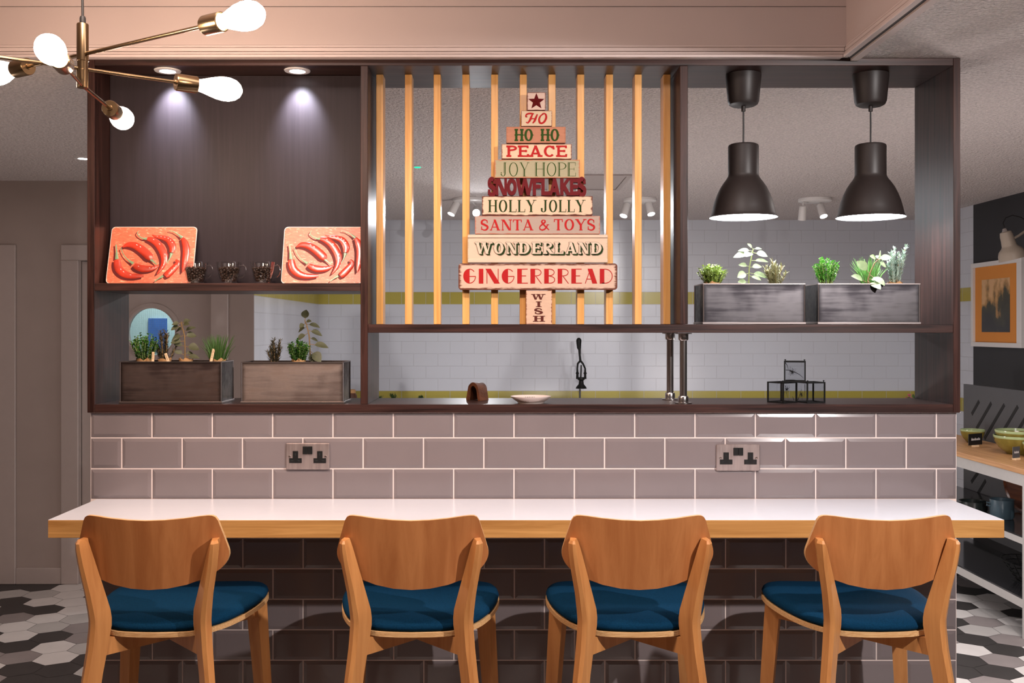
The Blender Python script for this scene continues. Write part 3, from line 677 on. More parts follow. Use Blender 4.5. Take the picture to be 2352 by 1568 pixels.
# ================================================================== HERBS
prn = random.Random(3)
def leaf(b, base, d, L, wd, m, droop=0.0, n=4, cup=0.25, face=None):
    """one leaf blade: n segments along d, folded slightly along its mid rib"""
    d = Vector(d).normalized(); side = d.cross(Vector(face or (0, 0, 1)))
    if side.length < 0.05: side = Vector((1, 0, 0))
    side.normalize(); nor = side.cross(d).normalized()
    i = b.mi(m); prev = None; p = Vector(base); step = L/n; dd = d.copy()
    for k in range(n+1):
        t = k/n; wv = wd*0.5*math.sin(math.pi*min(1, (0.08+0.92*t)))**0.75 if k < n else wd*0.03
        if k == 0: wv = wd*0.08
        l = b.bm.verts.new(p-side*wv+nor*wv*cup); c = b.bm.verts.new(p); r = b.bm.verts.new(p+side*wv+nor*wv*cup)
        if prev:
            for q in ((prev[0], prev[1], c, l), (prev[1], prev[2], r, c)):
                f = b.bm.faces.new(q); f.material_index = i
        prev = (l, c, r); dd = (dd+Vector((0, 0, -droop/n))).normalized(); p = p+dd*step
def rdir(el0, el1, r):
    az = r.uniform(0, 2*math.pi); el = r.uniform(el0, el1)
    return Vector((math.cos(az)*math.cos(el), math.sin(az)*math.cos(el), math.sin(el)))
def wrap(b, x, y, z, r, h, seed):
    q = random.Random(seed); n = 14
    lo = [(x+r*0.75*math.cos(2*math.pi*k/n), y+r*0.75*math.sin(2*math.pi*k/n), z) for k in range(n)]
    hi = [(x+r*math.cos(2*math.pi*k/n), y+r*math.sin(2*math.pi*k/n), z+h*(0.55+0.45*math.sin(k*1.9+seed)**2)) for k in range(n)]
    b.loft([lo, hi], M['cork'], caps=False)
def herb(kind, name, pxc, pytop, halfw, Y, zs, label, mleaf, mstem, paper=True, seed=0, spec=None):
    r = random.Random(seed); x = (pxc-VX)*Y/F; zt = CZ-(pytop-VY)*Y/F; H = zt-zs; hw = halfw*Y/F
    d = thing(name, label, 'herb', (x, Y, zs))
    fo = MB(); st = MB(); base = Vector((x, Y, zs))
    if kind == 'bush':
        for k in range(56):
            an = r.uniform(0, 2*math.pi); rr = hw*math.sqrt(r.random()); tip = base+Vector((rr*math.cos(an), rr*math.sin(an)*0.75, H*(1.0-0.32*(rr/hw)**2)*r.uniform(0.72, 1.0)))
            b0 = base+Vector((rr*0.35*math.cos(an), rr*0.35*math.sin(an), 0)); mid = (b0+tip)/2+Vector((0, 0, 0.006))
            st.tube([b0, mid, tip], 0.0009, mstem, 4, caps=False)
            for q in range(9):
                t = 0.30+0.70*q/8; p = b0.lerp(tip, t)
                for s in (0, 1):
                    dv = rdir(R(-5), R(55), r); leaf(fo, p, dv, r.uniform(0.009, 0.014), r.uniform(0.006, 0.009), mleaf, 0.2, 2)
    elif kind == 'rosemary':
        for k in range(spec or 11):
            an = r.uniform(0, 2*math.pi); rr = hw*r.uniform(0.15, 0.95); hh = H*(r.uniform(0.55, 1.0) if k else 1.0)*(1-0.25*rr/hw)
            if k == 0: rr = hw*0.25
            tip = base+Vector((rr*math.cos(an), rr*math.sin(an)*0.7, hh)); b0 = base+Vector((rr*0.3*math.cos(an), rr*0.3*math.sin(an), 0))
            st.tube([b0, (b0+tip)/2, tip], 0.0013, mstem, 5, caps=False)
            n = 16; ax = (tip-b0).normalized()
            for q in range(n):
                p = b0.lerp(tip, 0.15+0.85*q/(n-1))
                for s in range(4):
                    dv = (rdir(R(-10), R(30), r)+ax*0.9).normalized(); leaf(fo, p, dv, r.uniform(0.013, 0.021), 0.0030, mleaf, 0.1, 2, 0.1)
    elif kind == 'silver':
        for k in range(13):
            an = r.uniform(0, 2*math.pi); rr = hw*r.uniform(0.1, 0.85); hh = H*r.uniform(0.5, 0.85)
            tip = base+Vector((rr*math.cos(an), rr*math.sin(an)*0.7, hh))
            if k == 0: tip = base+Vector((hw*0.75, 0, H))
            if k == 1: tip = base+Vector((-hw*0.05, 0, H*0.93))
            b0 = base+Vector((rr*0.3*math.cos(an), rr*0.3*math.sin(an), 0))
            st.tube([b0, (b0+tip)/2, tip], 0.0012, mstem, 5, caps=False); ax = (tip-b0).normalized(); n = 15
            for q in range(n):
                p = b0.lerp(tip, 0.2+0.8*q/(n-1))
                for s in range(4):
                    dv = (rdir(R(0), R(50), r)+ax*0.8).normalized(); leaf(fo, p, dv, r.uniform(0.013, 0.020), 0.0055, mleaf, 0.1, 3, 0.3)
    elif kind == 'chives':
        for k in range(120):
            an = r.uniform(0, 2*math.pi); rr = r.uniform(0, 1); b0 = base+Vector((0.022*rr*math.cos(an), 0.022*rr*math.sin(an), 0))
            hh = H*r.uniform(0.55, 1.0); tip = b0+Vector((hw*rr*math.cos(an)*r.uniform(0.7, 1.1), hw*0.6*rr*math.sin(an), hh)); mid = (b0+tip)/2+Vector((0, 0, 0.01))
            fo.tube([b0, mid, tip], [0.0014, 0.0013, 0.0003], mleaf, 4, caps=False)
    elif kind == 'sage':
        # spec: list of (t along stem, px offset of leaf tip, py offset of tip, length, width)
        stems = spec['stem']; pts = [P(q[0], q[1], Y) for q in stems]
        st.tube([Vector((pts[0].x, Y, zs))]+pts, [0.0026]+[0.0022]*(len(pts)-1)+[0.0014], mstem, 6)
        for (bx, by, tx, ty, wd, dy) in spec['leaves']:
            p = P(bx, by, Y); q = P(tx, ty, Y); q.y += dy
            v = q-p; m0 = p+v*0.28
            st.tube([p, m0], 0.0010, mstem, 5, caps=False)
            leaf(fo, m0, (v+Vector((0, 0, v.length*0.30))), v.length*0.80, wd*1.25, mleaf, 0.6, 6, spec.get('cup', 0.3), (r.uniform(-.3, .3), -0.75, 0.65))
    fo.build('foliage', d, smooth=60, recalc=False)
    if len(st.bm.verts): st.build('stems', d, smooth=60)
    else: st.bm.free()
    if paper:
        b = MB(); wrap(b, x, Y, zs, min(0.030, max(0.022, hw*0.55)), 0.024, seed); b.build('paper_collar', d, smooth=60)
    return d
Yp = YP+0.07
herb('bush', 'thyme', 332, 762, 34, Yp, sA, 'bushy green thyme at the left end of the left planter', M['thyme'], M['stem_green'], seed=1)
herb('rosemary', 'rosemary', 378, 752, 30, Yp, sA, 'brownish rosemary sprig in front of the porthole, in the left planter', M['rosemary'], M['stem'], seed=2)
herb('sage', 'sage', 427, 736, 30, Yp+0.01, sA, 'tall dark sage with broad leaves in the left planter', M['sage'], M['stem'], seed=3, spec=dict(stem=[(425, 800), (424, 770), (417, 745), (416, 738)], leaves=[
    (416, 742, 398, 745, .016, -.01), (416, 742, 436, 735, .016, .0), (417, 746, 437, 744, .016, -.015), (417, 748, 396, 757, .018, -.01), (420, 755, 402, 762, .02, .012), (420, 762, 446, 751, .016, .01),
    (422, 770, 396, 781, .026, .0), (422, 772, 447, 770, .024, .012), (423, 783, 397, 786, .022, -.015), (424, 795, 456, 801, .027, .0), (424, 795, 405, 789, .016, -.015), (424, 815, 402, 805, .016, -.005), (424, 812, 440, 811, .013, .01), (424, 818, 459, 821, .016, -.012)]))
herb('chives', 'chives', 500, 767, 36, Yp-0.01, sA, 'tuft of dark chives at the right end of the left planter', M['chive'], M['stem_green'], seed=4)
herb('rosemary', 'rosemary', 632, 776, 30, Yp, sB, 'sparse brown rosemary in the planter beside the left divider', M['rosemary'], M['stem'], seed=5, paper=False)
herb('bush', 'thyme', 686, 778, 30, Yp-0.02, sB, 'feathery green thyme in a kraft collar, middle of the second planter', M['thyme'], M['stem_green'], seed=6)
herb('sage', 'sage', 712, 714, 30, Yp+0.015, sB, 'tallest dark sage with one upright top leaf, in the second planter', M['sage'], M['stem'], seed=7, paper=False, spec=dict(stem=[(712, 800), (710, 770), (704, 745), (700, 735)], leaves=[
    (700, 737, 703, 713, .024, .0), (700, 740, 716, 737, .012, -.01), (702, 742, 690, 752, .016, -.01), (702, 743, 733, 751, .016, .0), (704, 750, 685, 762, .02, .012), (706, 757, 738, 770, .018, .0), (707, 765, 686, 780, .02, -.01), (709, 775, 728, 783, .012, .01), (712, 790, 752, 797, .022, .0), (712, 805, 738, 829, .03, -.02), (712, 808, 722, 829, .024, -.012)]))
Yq = YP+0.07
herb('bush', 'thyme', 1636, 604, 34, Yq, sC, 'low round yellow-green thyme at the left end of the upper right shelf', M['yellow_thyme'], M['stem_green'], seed=8)
herb('sage', 'sage', 1721, 560, 30, Yq, sC, 'tall pale sage under the pendant nearer the slats', M['sage_green'], M['stem_green'], seed=9, paper=False, spec=dict(cup=0.2, stem=[(1720, 630), (1721, 615), (1726, 590), (1730, 572)], leaves=[
    (1730, 572, 1716, 560, .010, -.01), (1730, 572, 1750, 570, .010, .01), (1729, 576, 1699, 574, .014, .01), (1727, 584, 1687, 589, .024, .0), (1728, 578, 1709, 590, .026, -.03), (1729, 580, 1759, 588, .024, -.012), (1725, 598, 1762, 600, .014, .0), (1721, 612, 1698, 607, .016, .0), (1721, 614, 1746, 612, .018, -.01),
    (1720, 627, 1694, 636, .028, -.008), (1720, 626, 1762, 637, .022, .0), (1719, 632, 1743, 643, .014, -.02), (1720, 648, 1694, 647, .018, -.015)]))
herb('rosemary', 'rosemary', 1781, 592, 33, Yq-0.02, sC, 'pale spiky rosemary in the right half of the planter under the first pendant', M['rosemary_pale'], M['stem'], seed=10, paper=False, spec=14)
herb('bush', 'thyme', 1898, 586, 32, Yq, sD, 'bright green thyme at the left end of the right-hand planter', M['thyme_bright'], M['stem_green'], seed=12, paper=False)
herb('chives', 'chives', 1997, 588, 40, Yq+0.015, sD, 'bright chives behind the drooping sage leaves under the right pendant', M['chive_bright'], M['stem_green'], seed=13, paper=False)
herb('sage', 'sage', 1990, 590, 30, Yq-0.035, sD, 'pale sage with leaves drooping over the rim of the right-hand planter', M['sage_green'], M['stem'], seed=14, paper=False, spec=dict(cup=0.15, stem=[(1994, 640), (1999, 625), (2008, 605), (2016, 597)], leaves=[
    (2016, 597, 1994, 588, .016, -.02), (2016, 596, 2012, 580, .026, -.04), (2016, 597, 2040, 590, .022, -.02), (2016, 600, 2034, 612, .022, .0), (2016, 597, 2026, 586, .020, .02), (1997, 628, 1970, 600, .030, -.005), (1990, 648, 1953, 633, .022, -.02), (1997, 630, 2018, 655, .024, -.045), (1992, 645, 2005, 664, .024, -.062), (1995, 640, 2012, 646, .014, -.02)]))
herb('silver', 'lavender', 2056, 568, 32, Yq, sD, 'silvery lavender at the right end of the upper right shelf', M['silver'], M['stem'], seed=15)
for (x0, y0, x1, y1, lab, s) in ((351, 829, 352, 808, 'upright bamboo plant marker between thyme and rosemary', sA), (386, 829, 380, 811, 'bamboo plant marker leaning left in front of the rosemary', sA), (485, 829, 491, 801, 'bamboo plant marker leaning right in front of the chives', sA)):
    Ym = YP+0.026; p = P(x0, y0, Ym); q = P(x1, y1, Ym); v = q-p; p = p-v*((p.z-s+0.004)/v.z) if v.z else p
    sdv = Vector((0.0043, 0, -0.0043*v.x/v.z)); t = Vector((0, 0.0015, 0))
    d = thing('plant_marker', lab, 'plant marker', p, 'bamboo markers in the left planter')
    b = MB(); b.loft([[p-sdv, p+sdv, p+sdv+t, p-sdv+t], [q-sdv, q+sdv, q+sdv+t, q-sdv+t]], M['stick']); b.build('stick', d, smooth=0)
    b = MB()
    for k in range(5):
        c = p.lerp(q, 0.52+0.09*k)-Vector((0, 0.0004, 0)); u_ = sdv*0.45; w_ = v.normalized()*0.0011
        b.face([c-u_-w_, c+u_-w_, c+u_*0.6, c-u_*0.9+w_], M['ink'])
    b.build('lettering', d, smooth=0)

# ================================================================== CHILLI BOARDS
M['coral'] = None
def coral():
    m, nt, b = new_mat('coral_printed_board'); setp(b, rough=0.28, spec=0.35)
    tc = nt.nodes.new('ShaderNodeTexCoord'); mp = nt.nodes.new('ShaderNodeMapping'); mp.inputs['Scale'].default_value = (60, 60, 190)
    nt.links.new(tc.outputs['Object'], mp.inputs[0])
    n = nt.nodes.new('ShaderNodeTexNoise'); n.inputs['Scale'].default_value = 1; n.inputs['Detail'].default_value = 5; n.inputs['Distortion'].default_value = 0.8
    nt.links.new(mp.outputs[0], n.inputs['Vector'])
    rp = nt.nodes.new('ShaderNodeValToRGB'); e = rp.color_ramp.elements
    e[0].position = 0.35; e[0].color = (0.60, 0.115, 0.055, 1); e[1].position = 0.74; e[1].color = (0.80, 0.52, 0.33, 1)
    k = e.new(0.60); k.color = (0.68, 0.155, 0.075, 1)
    nt.links.new(n.outputs[0], rp.inputs[0]); nt.links.new(rp.outputs[0], b.inputs['Base Color'])
    n2 = nt.nodes.new('ShaderNodeTexNoise'); n2.inputs['Scale'].default_value = 420; nt.links.new(tc.outputs['Object'], n2.inputs['Vector'])
    bp = nt.nodes.new('ShaderNodeBump'); bp.inputs['Strength'].default_value = 0.25; bp.inputs['Distance'].default_value = 0.002
    nt.links.new(n2.outputs[0], bp.inputs['Height']); nt.links.new(bp.outputs[0], b.inputs['Normal'])
    return m
M['coral'] = coral()
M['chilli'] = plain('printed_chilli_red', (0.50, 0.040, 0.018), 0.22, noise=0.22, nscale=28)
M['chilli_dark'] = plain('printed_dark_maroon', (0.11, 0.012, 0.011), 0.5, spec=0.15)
M['chilli_glint'] = plain('printed_pale_glint', (0.86, 0.66, 0.58), 0.25)
M['chilli_stem'] = plain('printed_stem_green', (0.20, 0.30, 0.16), 0.25)
M['board_edge'] = plain('board_white_edge', (0.80, 0.62, 0.55), 0.4)
CH = [  # body path + radii, stem path + radii (board picture units)
 ([(245, 895), (260, 1000), (310, 1120), (420, 1220), (560, 1275), (720, 1285), (880, 1280)], [66, 84, 86, 82, 66, 56, 22], [(180, 530), (205, 680), (235, 880)], [16, 18, 42]),
 ([(640, 1020), (720, 1070), (850, 1110), (1000, 1110), (1120, 1080), (1210, 1035)], [48, 72, 80, 68, 46, 10], [(300, 610), (370, 760), (480, 890), (620, 985)], [9, 10, 12, 38]),
 ([(340, 590), (450, 535), (600, 550), (740, 625), (860, 720), (960, 820), (1005, 890)], [10, 58, 80, 88, 92, 92, 46], [(1150, 1010), (1080, 950), (1000, 885)], [10, 18, 34]),
 ([(875, 385), (1000, 425), (1120, 510), (1220, 640), (1290, 780), (1312, 920), (1290, 1040), (1240, 1140), (1170, 1240)], [40, 68, 78, 82, 82, 70, 54, 38, 6], [(670, 190), (635, 260), (690, 330), (790, 385), (870, 385)], [7, 10, 12, 16, 36]),
 ([(970, 295), (1080, 340), (1220, 362), (1350, 410), (1430, 500), (1470, 600), (1462, 720)], [6, 34, 54, 72, 82, 82, 54], [(1265, 1050), (1370, 970), (1430, 860), (1460, 735)], [9, 10, 13, 44]),
 ([(1670, 370), (1735, 480), (1780, 620), (1792, 760), (1785, 900), (1770, 1050), (1742, 1200)], [34, 72, 82, 82, 76, 56, 6], [(1350, 195), (1450, 215), (1560, 280), (1665, 365)], [7, 9, 12, 36]),
 ([(1570, 890), (1615, 960), (1590, 1040), (1520, 1130), (1440, 1220), (1370, 1285)], [18, 50, 70, 80, 86, 54], [(1140, 1415), (1220, 1345), (1320, 1280)], [9, 14, 34])]
def resample(pts, rad, k=5):
    out = []; ro = []
    for i in range(len(pts)-1):
        p0 = pts[max(i-1, 0)]; p1 = pts[i]; p2 = pts[i+1]; p3 = pts[min(i+2, len(pts)-1)]
        for q in range(k):
            t = q/k
            f = lambda a, b_, c, d_: 0.5*((2*b_)+(-a+c)*t+(2*a-5*b_+4*c-d_)*t*t+(-a+3*b_-3*c+d_)*t**3)
            out.append((f(p0[0], p1[0], p2[0], p3[0]), f(p0[1], p1[1], p2[1], p3[1]))); ro.append(rad[i]*(1-t)+rad[i+1]*t)
    out.append(pts[-1]); ro.append(rad[-1]); return out, ro
def chilli_board(xl, wid, label, maxu):
    hgt = 0.2085; yb = 3.418; zb = zs1+0.0008; lean = math.asin(min(0.9, (YBP-0.007-yb)/hgt))
    sc = 0.2975/1945
    d = thing('chopping_board', label, 'chopping board', (xl+wid/2, yb, zb), 'chilli print boards on the left shelf')
    def fn(u, v, w_): # board coordinates: u right, v up the board, w out of its face
        return Vector((xl+u, yb+v*math.sin(lean)-w_*math.cos(lean), zb+v*math.cos(lean)+w_*math.sin(lean)*0+0.0005))
    rr = 0.014; poly = []
    for (cx_, cy_, a0) in ((wid-rr, rr, -90), (wid-rr, hgt-rr, 0), (rr, hgt-rr, 90), (rr, rr, 180)):
        for k in range(7): an = R(a0+15*k); poly.append((cx_+rr*math.cos(an), cy_+rr*math.sin(an)))
    b = MB(); b.prism(poly, fn, 0.0, 0.005, M['board_edge']); b.build('board', d, smooth=30)
    b = MB(); ins = [(wid/2+(u-wid/2)*0.988, hgt/2+(v-hgt/2)*0.985) for u, v in poly]; b.prism(ins, fn, 0.0053, 0.005, M['coral'], back=False); b.build('coral_print', d, smooth=0)
    def cv(p): return ((p[0]-42)*sc, (1462-p[1])*sc)
    def strip(b, pts, rad, m, hgt_, off=(0, 0), w0=0.0054):
        pts = [cv((p[0]+off[0], p[1]+off[1])) for p in pts]; rad = [q*sc for q in rad]; n = 9; rings = []
        for k, p in enumerate(pts):
            a_ = pts[max(k-1, 0)]; c_ = pts[min(k+1, len(pts)-1)]; t = Vector((c_[0]-a_[0], c_[1]-a_[1])); t.normalize(); nn = Vector((-t.y, t.x))
            ring = []
            for j in range(n):
                s_ = -1+2*j/(n-1); u_ = p[0]+nn.x*s_*rad[k]; v_ = p[1]+nn.y*s_*rad[k]
                u_ = min(max(u_, 0.002), maxu); v_ = max(v_, 0.002)
                ring.append(fn(u_, v_, w0+hgt_*math.sqrt(max(0, 1-s_*s_))*rad[k]))
            rings.append(ring)
        b.loft(rings, m, caps=False, closed=False)
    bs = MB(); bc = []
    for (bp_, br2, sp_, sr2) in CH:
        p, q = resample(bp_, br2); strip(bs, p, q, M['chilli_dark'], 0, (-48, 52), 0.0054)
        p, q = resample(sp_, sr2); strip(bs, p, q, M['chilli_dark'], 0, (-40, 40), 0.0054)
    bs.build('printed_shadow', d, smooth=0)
    for i, (bp_, br2, sp_, sr2) in enumerate(CH):
        b = MB(); p, q = resample(bp_, br2); strip(b, p, q, M['chilli'], 0.22, w0=0.0056+0.00008*i)
        q2 = random.Random(i)
        for k in range(5, len(p)-5, 3):
            if q2.random() < 0.5: strip(b, [(p[k][0]+q[k]*0.25, p[k][1]-q[k]*0.35), (p[k+1][0]+q[k]*0.28, p[k+1][1]-q[k]*0.30)], [q[k]*0.11, q[k]*0.03], M['chilli_glint'], 0, w0=0.0062+0.21*q[k]*sc)
        p, q = resample(sp_, sr2); strip(b, p, q, M['chilli_stem'], 0.22, w0=0.0057+0.00008*i)
        b.build('printed_chilli', d, smooth=80, recalc=False)
xl1 = (242-VX)*3.412/F
chilli_board(xl1, 0.2975, 'coral board printed with red chillies in the left corner of the shelf', 0.2955)
xl2 = (645-VX)*3.412/F
chilli_board(xl2, min(0.2975, vx(828)-0.002-xl2), 'coral chilli board right of the coffee cups, against the divider', min(0.2975, vx(828)-0.002-xl2)-0.002)

# ================================================================== COFFEE CUPS
def cup():
    d = thing('glass_cup', '', 'cup', (0, 0, 0), 'glass cups of coffee beans')
    b = MB(); b.lathe([(0.0, 0.0), (0.026, 0.0), (0.0275, 0.002), (0.0262, 0.004), (0.028, 0.009), (0.0335, 0.025), (0.0385, 0.048), (0.0415, 0.0715), (0.0422, 0.0728), (0.0405, 0.0722), (0.0372, 0.048), (0.0322, 0.025), (0.0265, 0.010), (0.022, 0.0065), (0.0, 0.006)], (0, 0, 0), M['glass'], seg=40); b.build('cup_body', d)
    b = MB(); b.tube([(0.0375, -0.002, 0.058), (0.050, -0.003, 0.062), (0.0575, -0.004, 0.055), (0.059, -0.004, 0.045), (0.055, -0.004, 0.031), (0.046, -0.003, 0.021), (0.0335, -0.002, 0.020)], 0.0030, M['glass'], 10); b.build('handle', d)
    return d
def beans(seed):
    r = random.Random(seed); b = MB(); n = 0
    zc = 0.0125
    while zc < 0.051:
        rad = 0.0265+(zc-0.010)*0.30-0.0045
        for ring_, cnt in ((rad-0.0025, 15), (rad*0.66, 10), (rad*0.3, 5)):
            if ring_ < rad-0.003 and zc < 0.042: continue
            for k in range(cnt):
                an = 2*math.pi*(k+r.random()*0.7)/cnt
                zz = zc+r.uniform(-0.0015, 0.0015)+(0.006*(1-ring_/rad) if zc > 0.044 else 0)
                b.blob(Vector((ring_*math.cos(an), ring_*math.sin(an), zz)), 0.0062, 0.0044, 0.0037, M['bean'], Euler((r.uniform(0, 6), r.uniform(0, 6), r.uniform(0, 6))), 7, 5)
        zc += 0.0062
    return b
c0 = cup()
for i, (px, lab) in enumerate(((449.5, 'glass cup of coffee beans overlapping the left chilli board'), (526, 'glass cup of coffee beans in the middle of the three'), (604, 'glass cup of coffee beans next to the right chilli board'))):
    yy = 3.398; xx = (px-VX)*yy/F; c = c0 if i == 0 else copy_tree(c0)
    c.location = (xx, yy, zs1+0.0006); c['label'] = lab
    o = beans(20+i).build('coffee_beans', None, smooth=80, local=True); o.location = (xx, yy, zs1+0.0006)
    tag(o, ['dark coffee beans filling the cup by the left chilli board', 'dark coffee beans filling the middle glass cup', 'dark coffee beans filling the cup by the right chilli board'][i], 'coffee beans', 'coffee beans in the cups', 'stuff')

# ================================================================== LETTERING
def arc(cx_, cy_, rx, ry, a0, a1, n=18):
    return [(cx_+rx*math.cos(R(a0+(a1-a0)*k/n)), cy_+ry*math.sin(R(a0+(a1-a0)*k/n))) for k in range(n+1)]
def glyph(c, T, t, bw=False):
    """strokes of a capital: ('kind', points); kinds T thick, t thin, c contrast by direction, S spine; serif list; width"""
    s = 0.03+T/2; e = t/2; k = max(0, T-0.15)
    bowl = 't' if bw else 'c'
    if c == 'H': w_ = .80+k; r = w_-s; return w_, [('T', [(s, 0), (s, 1)]), ('T', [(r, 0), (r, 1)]), ('t', [(s, .52), (r, .52)])], [(s, 0), (s, 1), (r, 0), (r, 1)]
    if c == 'I': return 2*s, [('T', [(s, 0), (s, 1)])], [(s, 0), (s, 1)]
    if c in 'OGCD' and c != 'D':
        rx = .40+k*.5; cx_ = rx+.02; w_ = 2*rx+.06
        if c == 'O': return w_, [(bowl, arc(cx_, .5, rx-(T/2 if not bw else e), .5-e, 0, 360, 36))], []
        if c == 'C': return w_*.95, [('c', arc(cx_, .5, rx-T/2, .5-e, 42, 318, 30)), ('t', [(cx_+rx*.62, .97), (cx_+rx*.74, .66)])], []
        if bw: return w_, [('t', arc(cx_, .5, rx-e, .5-e, 40, 270, 26)), ('fill', arc(cx_, .5, rx, .5, 90, 270, 22)), ('t', [(cx_, .48), (w_-.06, .48)]), ('t', arc(cx_, .5, rx-e, .5-e, 270, 358, 12))], []
        return w_, [('c', arc(cx_, .5, rx-T/2, .5-e, 48, 330, 30)), ('T', [(w_-.02-T/2, 0), (w_-.02-T/2, .42)]), ('t', [(cx_+.05, .44), (w_+.03, .44)])], []
    if c in 'PRB':
        bx = s+T/2; w_ = .70+k
        up = [(s, 1-e), (bx+.12, 1-e)]+arc(bx+.12, .74+e*.3, w_-bx-.16-(0 if bw else T*.3), .26-e*1.3, 90, -90, 14)+[(s, .48+e)]
        st = [('T', [(s, 0), (s, 1)])]
        if c == 'B':
            up = [(s, 1-e), (bx+.10, 1-e)]+arc(bx+.10, .755, w_-bx-.19-(0 if bw else T*.3), .245-e, 90, -90, 14)+[(s, .51)]
            lo = [(s, .51), (bx+.12, .51)]+arc(bx+.12, .255, w_-bx-.16-(0 if bw else T*.3), .255-e, 90, -90, 14)+[(s, e)]
            return w_, st+[(bowl, up), (bowl, lo)], [(s, 0), (s, 1)]
        st.append((bowl, up))
        if c == 'R': st.append(('t' if bw else 'T', [(bx+.08, .48), (w_-.02, 0.0)])); return w_+.02, st, [(s, 0), (s, 1)]+([] if bw else [(w_-.02, 0)])
        return w_-.02, st, [(s, 0), (s, 1)]
    if c == 'D':
        bx = s+T/2; w_ = .86+k
        return w_, [('T', [(s, 0), (s, 1)]), (bowl, [(s, 1-e), (bx+.08, 1-e)]+arc(bx+.08, .5, w_-bx-.10-(e if bw else T/2), .5-e, 90, -90, 20)+[(s, e)])], [(s, 0), (s, 1)]
    if c in 'EFL':
        w_ = .66+k; st = [('T', [(s, 0), (s, 1)])]
        if c in 'EF': st += [('t', [(s, 1-e), (w_-.02, 1-e)]), ('t', [(s, .52), (w_-.14, .52)])]
        if c in 'EL': st += [('t', [(s, e), (w_, e)])]
        if not bw:
            if c in 'EF': st += [('t', [(w_-.04, 1), (w_-.02, .76)]), ('t', [(w_-.15, .62), (w_-.15, .42)])]
            if c in 'EL': st += [('t', [(w_-.02, 0), (w_, .26)])]
        return w_+.02, st, [(s, 0), (s, 1)]
    if c == 'A':
        w_ = .84+k; m = w_/2-.02
        return w_, [('t', [(.08, 0), (m, 1)]), ('T', [(m-T*.12, 1), (w_-.06-T*.4, 0)]), ('t', [(.20, .30), (w_-.2, .30)])], ([(.08, 0), (w_-.06-T*.4, 0)] if not bw else [])
    if c == 'J':
        return .62+k, [('T', [(.44+k, 1), (.44+k, .24)]), ('c', [(.44+k, .26)]+arc(.26+k*.5, .22, .18+k*.5, .20, 0, -170, 14)), ('dot', [(.10, .26), (T*.55, 0)])], [(.44+k, 1)]
    if c == 'Y':
        w_ = .80+k; m = w_/2
        return w_, [('T', [(.07, 1), (m, .46)]), ('t', [(w_-.07, 1), (m+.02, .46)]), ('T', [(m, .5), (m, 0)])], [(.07, 1), (w_-.07, 1), (m, 0)]
    if c == 'S':
        p = arc(.34, .735, .25, .235, 28, 215, 16)+[(.30, .545), (.42, .47)]+arc(.34, .265, .27, .235, 35, -150, 16)
        return .68+k*.5, [('S', p)]+([] if bw else [('t', [(.56, .94), (.59, .68)]), ('t', [(.09, .36), (.08, .05)])]), []
    if c == 'N':
        w_ = .84+k*(1 if not bw else 1.2); tt = 't'
        return w_, [('t', [(.10, 0), (.10, 1)]), ('t', [(w_-.10, 0), (w_-.10, 1)]), ('T', [(.10+T*.25, 1), (w_-.10-T*.25, 0)])], ([(.10, 0), (w_-.10, 1), (.06, 1)] if not bw else [])
    if c == 'W':
        w_ = 1.16+k*2; q = w_/4
        return w_, [('T', [(.06, 1), (q+.02, 0)]), ('t', [(q+.02, 0), (2*q, 1)]), ('T', [(2*q, 1), (3*q-.02, 0)]), ('t', [(3*q-.02, 0), (w_-.06, 1)])], [(.06, 1), (2*q, 1), (w_-.06, 1)]
    if c == 'K':
        w_ = .78+k
        return w_, [('T', [(s, 0), (s, 1)]), ('t', [(w_-.12, 1), (s, .42)]), ('T', [(s+T*.5, .58), (w_-.10, 0)])], [(s, 0), (s, 1), (w_-.12, 1), (w_-.1, 0)]
    if c == 'T':
        w_ = .72+k; m = w_/2
        return w_, [('T', [(m, 0), (m, 1)]), ('t', [(.04, 1-e), (w_-.04, 1-e)]), ('t', [(.04, 1), (.02, .74)]), ('t', [(w_-.04, 1), (w_-.02, .74)])], [(m, 0)]
    if c == '&':
        p = [(.86, .03), (.62, .30), (.34, .64), (.27, .80), (.33, .93), (.44, .96), (.54, .90), (.54, .76), (.42, .62), (.20, .44), (.10, .26), (.16, .09), (.32, .03), (.50, .10), (.66, .30), (.74, .52)]
        return .94, [('m', p), ('t', [(.66, .52), (.86, .52)])], []
    return .35, [], []
